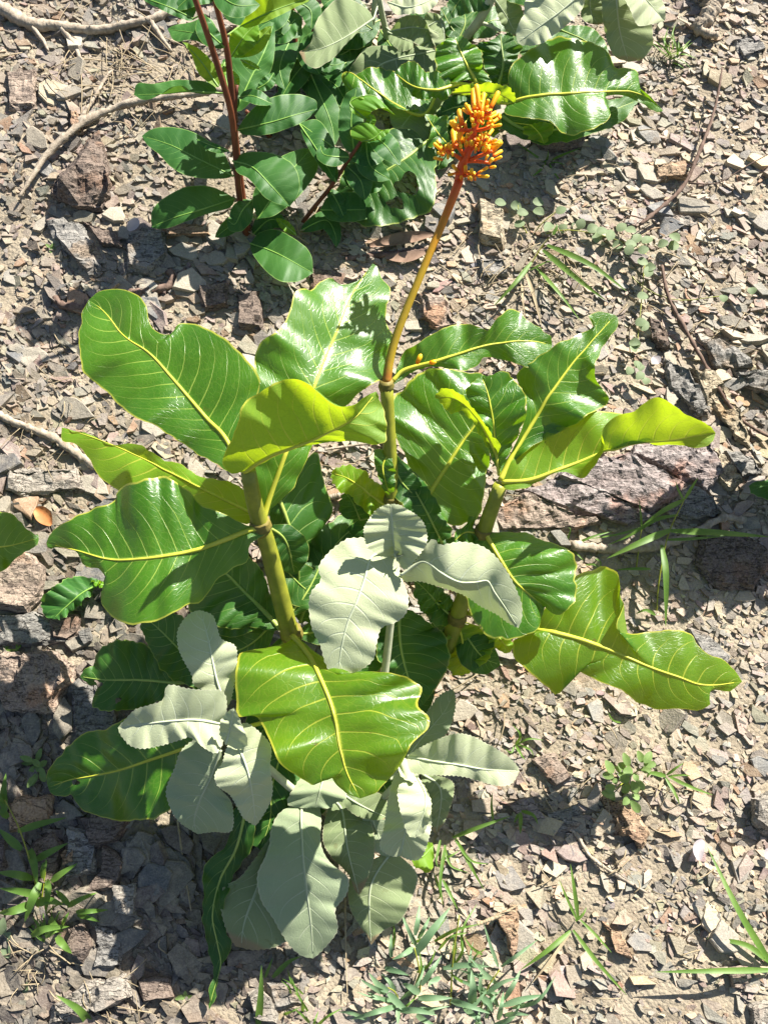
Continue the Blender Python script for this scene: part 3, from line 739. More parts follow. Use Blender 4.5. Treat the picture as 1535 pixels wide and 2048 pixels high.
# ------------------------------------------------------------------ the orange-flowered plant
def stem(plant, spec, r, mat='stem', nodes=(), name='stem', n=10, res=26):
    p3 = [P(*q) for q in pts(spec)]
    o = tube(name, p3, r, M[mat], plant, n, res)
    for q, rr in nodes:
        p = P(*q); ax = P(q[0], q[1], q[2]) ; k = 9
        up_ = np.array([0, 0, 1.0])
        t = np.linspace(-1, 1, k)
        V, F = tube_geo([p + up_ * rr * 0.75 * s_ for s_ in t], [rr * (0.93 + 0.16 * math.exp(-(s_ / 0.45) ** 2)) for s_ in t], 12)
        mesh_obj('stem_node', V, F, M['node'], o)
    return o
base = ground(735, 1470)
MP = thing('flowering_plant', 'big glossy-leaved plant with an orange flower spike on a tall stalk', 'plant', base)
G0 = slope_xy(base)
stem(MP, '690,1500,-.02 640,1420,.07 590,1300,.16 565,1210,.225 535,1090,.30 512,1020,.345 496,940,.395', (.0135, .0135, .0130, .0125, .0115, .0105, .009),
     nodes=[((583, 1268, .18), .0145), ((521, 1052, .325), .0128)])
stem(MP, '750,1490,-.02 820,1420,.03 880,1330,.085 912,1238,.145 940,1150,.205 968,1060,.26 1000,970,.315', (.012, .012, .012, .0115, .0105, .010, .0085),
     nodes=[((913, 1236, .146), .0130), ((965, 1066, .256), .0115)])
stem(MP, '725,1480,-.02 745,1350,.07 770,1180,.16 783,1000,.25 778,880,.31 772,765,.365', (.011, .0105, .010, .009, .0085, .008),
     nodes=[((782, 1000, .25), .0098), ((772, 772, .361), .0092)])
# --- left shoot
leaf(MP, '482,938 450,875 410,833 350,763 300,708 255,680 210,625 178,600',
     '500,860 522,800 525,775 512,745 480,705 455,680 420,660 375,645 352,650 347,665 325,665 310,655 300,635 290,610 272,590 250,580 220,578 195,585',
     '462,942 450,940 430,928 400,910 375,893 340,870 300,848 280,842 255,825 220,790 185,760 165,730 158,690 158,660 165,625',
     (.39, .385, .37, .35), d=(.012, -.006), kind='gloss', veins=12, ruff=.005)
leaf(MP, '487,943 540,912 625,880 700,840 735,805 752,783',
     '465,946 445,925 460,875 485,810 520,780 560,764 590,760 615,770 632,787 670,812 705,808 730,792',
     '515,932 560,908 630,888 700,882 745,888 772,886 774,865 765,825 758,795',
     (.40, .42, .43, .44, .44), d=(.075, -.022), kind='young', under=True, veins=9, ruff=.006)
leaf(MP, '526,1038 540,990 570,905 600,840 625,781 639,744 668,676 688,625 702,592 722,559 745,527',
     '520,1020 508,960 500,900 503,830 515,775 508,735 515,695 530,675 560,660 575,635 590,590 605,577 620,580 639,559 657,551 668,560 678,568 702,566 717,560 735,543',
     '545,1018 570,995 592,960 630,890 665,840 700,805 725,780 752,764 768,757 772,735 774,705 780,690 783,672 778,660 772,637 772,613 779,603 781,588 778,572 764,557 758,543 752,531',
     (.33, .37, .385, .375, .35), d=(.022, -.026), kind='gloss', veins=13, ruff=.007, rib=.0034)
leaf(MP, '527,1056 500,1060 450,1080 400,1097 340,1110 280,1118 215,1118 150,1100 93,1086',
     '520,1052 500,1052 480,1045 450,1030 405,1010 380,985 340,955 300,957 260,967 235,985 232,1000 200,1012 165,1030 120,1050 100,1070',
     '535,1066 500,1090 495,1120 470,1130 440,1155 420,1180 400,1205 370,1215 320,1240 270,1250 230,1235 205,1210 202,1185 215,1170 200,1140 165,1125 160,1100 145,1094 115,1096 98,1098',
     (.33, .34, .34, .325, .30), d=(.006, -.014), kind='gloss', veins=12, ruff=.007, rib=.0034)
leaf(MP, '512,1030 450,1000 400,975 340,945 270,910 200,880 124,855',
     '505,1005 475,966 420,960 395,950 360,927 330,920 300,900 260,887 220,890 185,872 150,860',
     '495,1045 430,1035 350,1010 270,990 225,975 200,950 180,920 155,890 125,880',
     (.30, .26, .23, .21), d=(.006, -.006), kind='young', veins=10, ruff=.004, rib=.0014)
leaf(MP, '585,1272 600,1290 625,1325 655,1390 670,1440 680,1500 695,1550 720,1597',
     '575,1285 540,1295 500,1300 475,1310 470,1340 470,1380 475,1430 500,1432 525,1440 545,1490 575,1540 610,1567 630,1570 655,1552 680,1582',
     '605,1278 640,1310 700,1345 750,1345 800,1350 835,1370 842,1385 832,1412 855,1435 857,1455 835,1480 815,1505 790,1540 760,1580 740,1590',
     (.20, .25, .272, .272, .255), d=(-.006, .0), kind='gloss_spot', veins=8, ruff=.009, rib=.0036)
leaf(MP, '560,1258 535,1230 495,1190 450,1145 400,1110', '562,1235 545,1190 515,1130 480,1100 430,1085', '545,1262 500,1255 450,1258 405,1245 375,1215 370,1170 380,1130',
     (.18, .19, .17, .14), kind='dark', veins=9, rib=.0034)
leaf(MP, '545,990 560,1005 585,1075 600,1130 598,1180 585,1240', '600,930 632,905 646,950 665,1018 645,1045 612,1068 616,1085 605,1105 605,1160', '540,1020 545,1060 555,1110 565,1160 575,1210',
     (.29, .27, .24, .20, .15), d=(-.01, .0), kind='dark', veins=9, rib=.0028, node=(530, 1040, .318))
leaf(MP, '600,1245 625,1180 650,1120 690,1070 735,1045', '585,1220 590,1150 605,1100 612,1085 640,1055 680,1032 715,1030', '640,1240 690,1180 715,1130 735,1090',
     (.16, .19, .20, .19), kind='dark', veins=9, rib=.0022)
leaf(MP, '355,1366 280,1360 210,1360 160,1353', '345,1345 320,1320 290,1290 250,1280 215,1287 195,1310 185,1332 170,1340', '362,1382 325,1400 280,1420 225,1422 190,1415 184,1397 198,1378 175,1368',
     (.10, .095, .085, .07), d=(0, -.01), kind='dark', veins=9, rib=.0022, nv=18, nu=90, holes=[(.8, .3, .06, .2), (.55, .65, .03, .10)], node=(560, 1345, .135))
leaf(MP, '430,1365 370,1310 320,1260 288,1235', '440,1330 400,1270 370,1235 330,1220', '400,1380 360,1365 325,1340 300,1300 283,1260', (.12, .12, .11, .09), kind='dark', veins=8, rib=.002, node=(560, 1360, .12))
leaf(MP, '435,1470 360,1500 300,1520 240,1540 185,1552 140,1560 97,1575',
     '420,1440 370,1425 320,1422 270,1428 235,1446 215,1456 190,1457 155,1477 125,1507 102,1535 94,1562',
     '430,1520 390,1580 340,1622 285,1640 240,1640 195,1635 160,1615 143,1590 135,1588 118,1592 102,1586',
     (.125, .11, .09, .065, .04), d=(.008, -.01), kind='gloss', veins=10, rib=.003, nv=18, nu=90, holes=[(.84, .15, .025, .12)], node=(620, 1420, .08), ruff=.005)
leaf(MP, '495,1600 475,1690 440,1760 425,1830 435,1890 441,1930 425,1990 418,2022',
     '465,1620 455,1680 415,1730 403,1800 410,1860 416,1905 426,1940 417,1990', '512,1630 500,1700 475,1740 447,1810 452,1865 462,1885 450,1920 438,1950 428,1995',
     (.09, .075, .05, .04, .035, .03), kind='dark', veins=10, rib=.002, node=(650, 1480, .03), ruff=.006)
leaf(MP, '640,1440 570,1500 545,1570 540,1640 520,1700', '600,1440 545,1480 515,1540 505,1620 505,1680', '640,1500 600,1560 580,1630 550,1690', (.09, .085, .075, .06), kind='dark', veins=9, rib=.002, node=(660, 1450, .05))
# --- right shoot
leaf(MP, '1075,1259 1151,1277 1217,1299 1293,1332 1353,1353 1407,1370 1483,1363',
     '1085,1225 1110,1190 1146,1152 1184,1141 1206,1132 1233,1144 1237,1179 1244,1207 1233,1239 1231,1256 1244,1264 1293,1264 1342,1258 1380,1269 1402,1299 1445,1321 1467,1340',
     '1040,1275 1022,1285 1032,1321 1059,1348 1092,1370 1108,1389 1124,1381 1130,1354 1146,1337 1168,1348 1211,1370 1244,1381 1277,1403 1315,1419 1353,1420 1402,1419 1421,1408 1407,1396 1408,1386 1434,1378 1462,1379',
     (.19, .205, .195, .175, .14), d=(.014, -.016), kind='gloss_spot', veins=11, ruff=.008, rib=.0034, node=(930, 1225, .15), seed=4)
leaf(MP, '966,1060 994,1109 1026,1158 1059,1190 1089,1213',
     '977,1063 1026,1065 1054,1065 1081,1082 1113,1090 1141,1103 1152,1120 1149,1158 1152,1176 1146,1207 1124,1228 1103,1226',
     '940,1085 925,1130 930,1190 945,1235 977,1272 1010,1278 1050,1272 1072,1262 1082,1238',
     (.26, .27, .265, .24), d=(-.006, -.022), kind='gloss', veins=9, ruff=.004, rib=.003)
leaf(MP, '999,960 1026,908 1070,837 1103,783 1151,718 1200,663 1229,630',
     '1003,930 1022,900 1042,860 1052,820 1048,788 1030,756 1034,740 1075,718 1103,696 1135,677 1168,663 1188,648 1176,631 1200,622',
     '1020,930 1055,900 1095,875 1140,850 1180,832 1205,820 1214,808 1211,788 1190,761 1187,729 1200,707 1211,680 1235,642',
     (.315, .33, .35, .365, .37), d=(.012, .004), kind='gloss', veins=11, ruff=.006, rib=.0034)
leaf(MP, '998,950 990,890 985,840 975,790 962,752', '985,920 968,860 945,815 930,790 943,765', '1010,920 1030,880 1048,840 1051,800 1032,762 1000,745',
     (.315, .335, .355, .36), d=(.0, .012), kind='gloss', veins=9, rib=.0022)
leaf(MP, '993,912 955,838 915,800 868,793', '996,890 972,852 950,820 928,793 900,777 880,778', '985,915 962,870 939,835 923,822 905,826 886,816',
     (.325, .355, .37, .37), d=(.03, -.01), kind='young', under=True, veins=7, rib=.0018, camber=.05)
leaf(MP, '1004,965 1060,960 1119,938 1165,920 1205,906 1233,904 1287,893 1352,881 1430,866',
     '1020,925 1050,885 1090,848 1130,828 1170,824 1206,824 1245,828,-.006 1275,858,-.012 1300,888,-.018 1340,892,-.02 1390,894,-.014 1420,890,-.006',
     '1015,981 1050,975 1081,962 1108,948 1130,943 1151,953 1168,956 1184,941,.01 1204,912,.02 1209,885,.035 1201,866,.05 1217,840,.065 1255,821,.07 1304,798,.075 1336,802,.07 1380,832,.045 1412,845,.02',
     (.315, .33, .335, .33, .32), d=(.006, .004), kind='young', veins=11, ruff=.004, rib=.0028)
leaf(MP, '842,1015 863,979 918,892 950,848 975,800 985,770', '828,985 809,919 795,885 785,840 782,800 803,778 836,750 869,737 918,742 960,748',
     '870,1025 905,1050 940,1045 961,1022 968,975 977,914 990,860 997,800', (.24, .25, .265, .28), d=(.004, -.004), kind='gloss', veins=11, rib=.0036, node=(784, 1000, .25))
leaf(MP, '882,1082 850,1020 815,960 775,914', '902,1075 890,1035 860,980 820,935 792,912', '855,1085 822,1040 797,985 776,940', (.23, .25, .26, .25), kind='dark', veins=8, rib=.0016, node=(908, 1150, .19))
leaf(MP, '800,1212 798,1256 803,1305 817,1359 842,1414', '770,1228 750,1290 765,1330 795,1370 820,1402', '830,1225 863,1250 890,1272 899,1315 888,1348 863,1386',
     (.15, .15, .145, .13, .11), kind='dark', veins=9, rib=.0024, node=(775, 1160, .17))
leaf(MP, '913,1245 925,1290 920,1352', '895,1270 893,1320 900,1345', '960,1255 992,1280 972,1321 945,1345', (.14, .12, .10), kind='young', under=True, veins=7, rib=.002)
leaf(MP, '985,1262 1005,1285 1020,1305', '978,1275 985,1295 1005,1306', '1005,1262 1022,1275 1026,1292', (.11, .11, .10), kind='young', veins=5, rib=.001, nu=18, nv=5, node=(913, 1240, .14))
leaf(MP, '910,1238 882,1215 852,1182 828,1160', '900,1250 870,1250 845,1225 828,1190', '905,1205 885,1178 860,1160', (.145, .16, .165, .16), kind='dark', veins=7, rib=.002)
leaf(MP, '958,1068 930,1065 906,1084', '945,1052 952,1034 938,1032 932,1050 912,1060', '955,1080 934,1086 915,1090', (.255, .265, .26), kind='gloss', veins=5, rib=.001, nu=20, nv=5)
leaf(MP, '900,1235 870,1215 885,1205 870,1200', '890,1228 876,1214', '892,1230 888,1212', (.14, .16, .165), kind='young', veins=4, rib=.003, nu=12, nv=4)
# --- middle shoot with the flower
leaf(MP, '785,762 809,740 869,723 918,707 972,691 1026,684 1070,685 1103,690',
     '790,748 809,707 841,680 885,658 918,650 961,655 977,658 994,636 1016,620 1043,628 1070,647 1086,661 1100,672',
     '790,768 836,742 863,734 907,737 934,742 956,734 967,718 988,714 1010,718 1032,729 1054,737 1081,718 1100,702',
     (.362, .375, .38, .375, .36), d=(.012, -.008), kind='gloss', veins=11, rib=.0026, ruff=.005)
leaf(MP, '772,1012 740,990 700,960 662,945', '750,1020 738,1030 718,1008 700,990 670,975', '780,985 752,962 725,940 700,930 672,934', (.245, .255, .25, .235), kind='young', veins=8, rib=.0016, ruff=.005)
leaf(MP, '720,1040 705,1005 690,985', '690,1035 678,1010 684,992', '738,1030 722,1005 700,985', (.22, .235, .235), kind='dark', veins=5, rib=.001, nu=18, nv=5, node=(775, 1030, .235))
leaf(MP, '779,905 765,935 778,990', '755,900 746,920 756,950 765,975', '783,915 790,945 788,975', (.30, .295, .27), kind='gloss', veins=5, rib=.001, nu=18, nv=5)
# --- inner foliage round the stems
for q in [('575,1265 540,1330 480,1370 440,1375', 44, (.15, .145, .13, .11)), ('585,1270 640,1260 700,1215 730,1180', 50, (.16, .165, .16, .15)), ('600,1330 680,1330 740,1290 780,1250', 50, (.12, .13, .13, .12)), ('560,1230 500,1290 430,1310 380,1300', 42, (.17, .15, .13, .11)),
          ('540,1100 600,1170 650,1200', 42, (.23, .21, .18)), ('780,1010 730,1080 680,1130', 44, (.22, .20, .18)), ('785,1010 830,1080 880,1130', 46, (.22, .19, .16)), ('905,1240 860,1290 850,1350', 44, (.13, .12, .10)),
          ('910,1240 960,1310 1000,1330', 40, (.13, .12, .10)), ('600,1350 540,1440 500,1500', 46, (.10, .10, .08)), ('740,1400 800,1400 870,1380', 46, (.06, .07, .06)), ('720,1430 760,1480 830,1490', 44, (.05, .06, .05)),
          ('640,1440 610,1520 600,1600', 44, (.07, .08, .06)), ('570,1240 610,1190 640,1130 660,1060', 46, (.19, .20, .20, .19)), ('780,900 800,960 850,1010', 30, (.29, .27, .25)), ('530,1050 570,1080 590,1150', 40, (.31, .28, .24)),
          ('960,1070 900,1110 840,1110', 40, (.25, .23, .20)), ('950,1110 1000,1180 1050,1230', 40, (.22, .20, .17)), ('560,1240 480,1230 400,1240', 44, (.18, .17, .14)), ('690,1500 600,1540 540,1600 520,1660', 40, (.05, .06, .06, .05)),
          ('690,1500 640,1560 620,1640', 42, (.05, .055, .05)), ('700,1500 760,1560 790,1620', 40, (.05, .055, .05))]:
    oleaf(MP, q[0], q[1], q[2], 'obovate', kind='dark', veins=10, rib=.0016, nu=36, nv=7, ruff=.003, quilt=.0008)
# flower stalk and panicle
def stalk(name, p3, r, mat, parent, res=40, n=10, u0=0.0, u1=1.0):
    c = spline3(p3, res); rr = np.interp(np.linspace(0, 1, res), np.linspace(0, 1, len(r)), r)
    V, F = tube_geo(c, rr, n)
    return mesh_obj(name, V, F, M[mat], parent, attrs={'u': np.repeat(np.linspace(u0, u1, res), n)})
stalk('flower_stalk', [P(*q) for q in pts('772,768,.362 780,715,.378 800,650,.398 845,540,.43 885,445,.455 905,395,.468 918,360,.476')], (.0058, .0050, .0046, .0045, .0047, .0052), 'stalk', MP)
def zf(x, y): return 830 + x / 6.977, 150 + y / 6.977
AX = [(600, 1500), (640, 1300), (700, 1150), (780, 950), (820, 780), (860, 600), (872, 470)]
axh = np.linspace(.474, .535, len(AX))
def axis_h(y): return float(np.interp(-y, [-a[1] for a in AX], axh))
ax3 = [P(*zf(*a), hh) for a, hh in zip(AX, axh)]
INF = stalk('inflorescence', ax3, (.0052, .0052, .0048, .0044, .0036, .0026), 'axis', MP)
INF['label'] = 'branched red flower head with orange to yellow tubular buds'
def limb(p, dh=(0, .006)):
    q = [P(*zf(x, y), axis_h(y) + dz) for (x, y), dz in zip(p, np.linspace(dh[0], dh[1], len(p)))]
    stalk('branch', q, (.0026, .0018), 'axis', INF, 10, 6)
for p, dh in [([(650, 1190), (560, 1120), (430, 1060)], (0, .01)), ([(740, 1190), (900, 1130), (1070, 1060)], (0, .012)), ([(720, 1200), (880, 1205), (1050, 1230)], (0, .0)),
              ([(830, 780), (980, 750), (1070, 710)], (0, .01)), ([(810, 790), (700, 770), (580, 770)], (0, .008)), ([(700, 1150), (620, 1040), (560, 980)], (0, .014)),
              ([(760, 1050), (880, 960), (980, 900)], (0, .014)), ([(860, 620), (960, 570), (1050, 520)], (0, .008)), ([(855, 620), (800, 560), (740, 520)], (0, .008)),
              ([(640, 1400), (600, 1370), (560, 1370)], (0, .006)), ([(660, 1400), (780, 1400), (880, 1390)], (0, .008)), ([(780, 980), (800, 940), (830, 900)], (0, .016))]:
    limb(p, dh)
BUDM = []
def bud_mesh(fat):
    prof = [(0, .30), (.06, .42), (.25, .44), (.55, .46), (.78, .50), (.90, .46), (.97, .30), (1.0, .04)]
    V, F = tube_geo([(0, 0, z) for z, _ in prof], [r_ * fat for _, r_ in prof], 8)
    m = bpy.data.meshes.new('bud'); m.from_pydata(V.tolist(), [], F); m.polygons.foreach_set('use_smooth', [True] * len(F))
    a = m.attributes.new('u', 'FLOAT', 'POINT'); a.data.foreach_set('value', np.repeat([z for z, _ in prof], 8).astype(np.float32))
    m.materials.append(M['bud']); return m
BUDM = [bud_mesh(f) for f in (0.30, 0.42, 0.6, 0.85)]
def bud(x0, y0, x1, y1, wpx, dz=None):
    if dz is None: dz = rnd.uniform(-.006, .016)
    h0 = axis_h((y0)) + dz
    a = P(*zf(x0, y0), h0); b_ = P(*zf(x1, y1), h0 + rnd.uniform(-.004, .008))
    d = (b_ - a) * 1.28; L = max(np.linalg.norm(d), .0075)
    wm = 0.9 * wpx / 6.977 / FPX * np.linalg.norm(a - CAM)
    me = min(BUDM, key=lambda m_: abs((0.30, 0.42, 0.6, 0.85)[BUDM.index(m_)] - wm / L))
    k = (0.30, 0.42, 0.6, 0.85)[BUDM.index(me)]
    o = bpy.data.objects.new('bud', me); COL.objects.link(o); o.parent = INF
    q = Vector(d).to_track_quat('Z', 'Y'); o.rotation_mode = 'QUATERNION'; o.rotation_quaternion = q
    o.location = Vector(a - np.array(INF['_o'])); o.scale = (wm / k, wm / k, L)
for t in '''820,510,812,255,82 895,480,860,200,80 920,520,950,300,72 1050,460,1140,275,75 985,450,1012,362,52 765,530,710,420,48 765,545,745,445,48 740,540,675,485,48
860,480,860,395,42 1000,500,1005,430,42 1000,535,1050,485,50 1030,565,1105,525,48 1000,615,1115,565,52 1060,680,1165,600,54 1060,725,1175,698,48 970,745,1020,708,54
655,700,617,525,78 575,770,505,665,72 600,770,540,660,60 705,760,690,690,58 555,1010,533,808,88 632,960,625,815,82 735,910,725,838,52 780,1000,785,935,78
690,960,690,915,46 395,1040,318,938,52 375,1060,280,972,56 390,1125,325,1085,52 380,1185,280,1158,46 530,1070,465,978,54 430,1050,425,992,50 455,1165,455,1125,50
520,1130,520,1090,44 632,1020,632,985,52 860,970,862,885,48 920,940,920,830,52 1000,870,1065,780,52 975,965,1030,895,52 1030,945,1115,912,44 1060,1080,1175,950,92
1060,970,1150,958,46 990,1010,1065,985,72 1085,1130,1185,1070,58 1090,1195,1185,1148,48 1035,1215,1070,1178,62 1035,1292,1105,1280,46 845,1000,845,945,48 955,1010,955,900,52
930,1060,945,1015,46 605,1360,535,1275,58 702,1370,700,1285,58 780,1380,785,1325,52 870,1370,985,1302,52 870,1412,995,1415,52 570,1370,475,1392,42 610,1430,600,1380,48
650,1465,640,1425,52 785,1465,772,1430,58 822,1430,820,1395,48 835,1468,835,1440,40 780,600,785,560,52 878,610,878,570,50 930,600,932,555,52 800,650,790,625,60
940,660,935,640,44 860,560,900,520,48 620,790,610,750,46 640,770,630,735,42 690,1000,700,970,42 880,1060,885,1020,44 830,1090,840,1050,42 900,1010,905,960,46
460,1100,440,1060,44 410,1110,400,1065,42 480,1070,475,1020,46 1010,1060,1020,1020,56 980,1180,1000,1140,46 960,920,975,880,46 880,920,890,880,44 740,1380,745,1345,40
590,720,560,690,42 1000,680,1040,650,46 960,620,985,585,46 820,460,825,420,44 900,440,910,400,46 960,520,985,470,46'''.split():
    bud(*[float(c) for c in t.split(',')])
for _ in range(48):
    cx, cy = rnd.choice([(880, 1000), (960, 1080), (640, 1040), (450, 1080), (900, 560), (1020, 640), (600, 740), (760, 1410), (980, 940), (700, 900), (860, 700)])
    x, y = cx + rnd.gauss(0, 55), cy + rnd.gauss(0, 45); a = rnd.uniform(-2.6, -0.5)
    l = rnd.uniform(25, 60); bud(x, y, x + math.cos(a) * l, y + math.sin(a) * l, rnd.uniform(36, 52), rnd.uniform(-.012, .014))

# ------------------------------------------------------------------ pale felted plant at the foot
FB = ground(690, 1640)
FP = thing('felted_plant', 'pale grey-green felted plant with toothed leaves growing below the big glossy leaves', 'plant', FB)
stem(FP, '690,1645,-.02 720,1560,.05 760,1400,.12 780,1250,.20 790,1120,.275', (.006, .006, .0055, .005, .0045), 'stem_felt')
stem(FP, '685,1645,-.02 600,1590,.08 520,1520,.16 455,1450,.235', (.006, .0055, .005, .0045), 'stem_felt')
stem(FP, '700,1645,-.02 760,1600,.08 815,1545,.155', (.005, .005, .0045), 'stem_felt')
stem(FP, '690,1650,-.015 660,1625,.03 640,1600,.07', (.006, .0055, .005), 'stem_felt')
fk = dict(kind='felt', teeth=1.9, ruff=.0028, quilt=.0003, rib=.0015, nu=64, lump=.45)
leaf(FP, '786,1110 745,1112 728,1160 712,1205 695,1245 682,1300 676,1352', '735,1078 715,1076 690,1080 655,1108 637,1135 642,1160 622,1185 618,1220 625,1260 640,1290 650,1325 662,1345',
     '770,1112 795,1118 800,1150 815,1190 812,1225 790,1245 762,1256 752,1290 745,1320 715,1343', (.28, .29, .285, .27, .25), d=(.0, -.012), veins=10, **fk)
leaf(FP, '800,1150 845,1122 885,1147 918,1163 945,1163 975,1160 990,1185 1010,1215 1036,1256',
     '820,1135 840,1108 858,1083 870,1079 880,1090 918,1084 956,1090 983,1106 1005,1131 1021,1158 1040,1201 1043,1232', '809,1163 841,1163 879,1174 928,1190 961,1212 994,1229 1015,1245',
     (.28, .30, .305, .30, .28), d=(.012, -.05), veins=9, **fk)
leaf(FP, '790,1112 784,1054 781,1008', '771,1114 738,1098 727,1062 738,1038 754,1019 770,1010', '809,1139 841,1105 853,1082 850,1054 836,1033 809,1016 793,1009', (.28, .315, .34), d=(.01, .01), veins=9, **fk)
leaf(FP, '800,1125 790,1112 788,1100', '792,1122 784,1110', '806,1115 798,1104', (.285, .298, .302), kind='felt', veins=3, rib=.001, nu=10, nv=4)
leaf(FP, '453,1415 435,1365 425,1320 415,1270 399,1220', '430,1390 390,1372 384,1350 367,1320 357,1295 355,1265 365,1243 380,1227', '462,1400 470,1355 474,1320 470,1292 442,1277 433,1250 424,1230', (.235, .25, .26, .26), d=(.0, .004), veins=9, **fk)
leaf(FP, '447,1448 390,1440 340,1442 295,1447 236,1455', '453,1420 452,1395 440,1380 410,1380 375,1377 345,1370 332,1375 325,1400 300,1410 270,1420 250,1440', '447,1480 435,1505 415,1500 380,1475 360,1480 325,1490 285,1497 260,1490 242,1470',
     (.235, .25, .255, .25, .235), d=(.02, -.01), veins=9, **fk)
leaf(FP, '466,1470 480,1500 490,1525 500,1560 507,1605 511,1652', '452,1500 445,1525 430,1550 436,1572 460,1590 475,1615 488,1637', '490,1446 525,1470 542,1495 540,1535 545,1575 540,1605 525,1632', (.235, .245, .235, .21, .18), d=(-.004, .006), veins=9, **fk)
leaf(FP, '452,1488 462,1450 468,1415', '440,1470 442,1440 455,1424', '475,1498 495,1487 482,1445', (.24, .26, .275), veins=5, **{**fk, 'nu': 20, 'nv': 6, 'rib': .0012})
leaf(FP, '442,1500 425,1550 400,1600 388,1640 395,1668', '400,1480 380,1485 360,1505 350,1535 332,1580 340,1615 360,1645', '445,1530 432,1565 460,1600 466,1625 462,1662 425,1664', (.225, .205, .18, .15), d=(-.008, -.004), veins=9, **{**fk, 'kind': 'felt_shaded'})
leaf(FP, '815,1512 863,1522 918,1530 972,1539 1038,1542', '825,1504 863,1484 907,1468 939,1471 972,1487 1005,1506 1027,1524', '812,1540 852,1549 918,1552 961,1563 994,1571 1022,1567', (.165, .175, .18, .175, .165), d=(.018, -.004), veins=10, **fk)
leaf(FP, '818,1545 825,1590 815,1640 800,1712', '790,1550 776,1600 768,1650 760,1695 782,1712', '842,1565 857,1595 862,1635 859,1668 843,1714 820,1720', (.158, .15, .14, .115), d=(-.006, .004), veins=9, **fk)
leaf(FP, '832,1550 852,1600 830,1676', '805,1565 795,1580 800,1620 815,1668', '850,1575 862,1610 850,1660', (.16, .18, .165), veins=7, **{**fk, 'nu': 30, 'nv': 6, 'rib': .0012})
leaf(FP, '840,1545 880,1580 872,1668', '850,1590 858,1640 866,1662', '900,1560 906,1590 890,1640', (.15, .135, .10), veins=8, **{**fk, 'kind': 'felt_green'})
leaf(FP, '640,1600 605,1610 605,1695 612,1770 622,1850 626,1917', '600,1606 560,1625 542,1660 537,1700 515,1750 522,1800 545,1835 565,1870 585,1897 605,1912', '640,1612 642,1640 642,1690 660,1725 695,1755 692,1790 670,1820 675,1860 650,1895',
     (.075, .105, .10, .085, .065, .04), d=(-.008, -.006), veins=10, **{**fk, 'kind': 'felt_shaded', 'rib': .0018, 'teeth': 1.5})
leaf(FP, '600,1625 545,1680 520,1760 490,1840 482,1895', '560,1650 515,1710 480,1755 447,1775 442,1810 450,1850 468,1888', '600,1700 605,1780 600,1850 560,1890 510,1900', (.07, .07, .06, .05, .035), veins=9, **{**fk, 'kind': 'felt_green', 'teeth': 2})
leaf(FP, '668,1600 685,1625 695,1700 718,1790', '655,1620 645,1675 660,1710 695,1747 710,1780', '720,1615 745,1655 748,1710 735,1755 724,1780', (.07, .085, .075, .05), d=(-.004, -.004), veins=9, **{**fk, 'kind': 'felt_green', 'teeth': 1.5})
leaf(FP, '650,1545 640,1580 630,1615', '610,1550 585,1580 575,1608 605,1616', '680,1560 692,1595 668,1606 660,1616', (.10, .11, .10), d=(-.01, -.01), veins=7, **{**fk, 'nu': 26, 'kind': 'felt_shaded'})
leaf(FP, '680,1585 720,1610 778,1637', '684,1605 710,1630 745,1640', '720,1580 765,1590 778,1620', (.095, .10, .09), veins=7, **{**fk, 'kind': 'felt_green', 'nu': 24, 'teeth': 1})
leaf(FP, '740,1580 745,1640 765,1690 775,1715', '715,1600 730,1650 750,1700', '770,1590 800,1640 800,1700', (.09, .085, .07, .06), veins=7, **{**fk, 'nu': 26, 'kind': 'felt_shaded'})
leaf(FP, '785,1700 745,1760 738,1820 742,1890', '735,1725 700,1755 698,1810 718,1850 732,1868', '832,1745 826,1790 800,1842 765,1862', (.06, .05, .04, .022), veins=8, **{**fk, 'kind': 'felt_green', 'teeth': 1})
leaf(FP, '815,1700 840,1715 866,1690', '828,1730 850,1745 866,1735', '835,1700 855,1685', (.06, .05, .04), veins=5, **{**fk, 'kind': 'shrub_young', 'nu': 18, 'nv': 5, 'teeth': 0, 'rib': .001})
leaf(FP, '780,1560 840,1480 890,1420 905,1378', '800,1540 825,1480 850,1430 880,1390', '850,1500 890,1470 908,1425 910,1395', (.08, .085, .08, .075), veins=8, **{**fk, 'rib': .0014, 'kind': 'felt_shaded'})
leaf(FP, '830,1540 815,1560 800,1552', '825,1525 800,1515 795,1530', '838,1548 825,1565', (.16, .17, .175), veins=5, **{**fk, 'nu': 18, 'nv': 5, 'rib': .001})

# ------------------------------------------------------------------ red-stemmed shrub
RB = ground(500, 505)
RS = thing('shrub', 'red-stemmed shrub with dark green oval leaves on the upper slope', 'shrub', RB)
stem(RS, '500,505,-.02 487,440,.04 477,375,.09 470,290,.15 460,215,.21 430,115,.285 405,40,.34 380,-30,.385', (.0055, .0055, .0052, .005, .0046, .004), 'stem_red')
stem(RS, '503,505,-.02 492,430,.045 480,340,.105 470,240,.17 474,170,.21', (.0045, .0042, .004, .0036, .003), 'stem_red')
stem(RS, '585,475,-.02 620,425,.03 660,375,.07 700,315,.11 735,262,.145', (.004, .004, .0036, .003, .0026), 'stem_red')
stem(RS, '470,245,.165 462,170,.215 452,90,.27 430,0,.33 425,-30,.345', (.005, .005, .0045, .004), 'stem_red')
stem(RS, '560,300,-.02 520,250,.03 492,222,.06', (.0045, .004, .0036), 'stem_red')
stem(RS, '598,190,-.02 594,120,.04 586,40,.09 580,-30,.14', (.005, .005, .0045, .004), 'stem_red')
stem(RS, '628,195,-.02 622,120,.04 630,40,.09', (.005, .005, .0045, .004), 'stem_red')
sk = dict(lump=.3, ragged=0.6, kind='shrub', veins=12, rib=.0011, quilt=.0002, ruff=.0014, camber=.06, rake=.22)
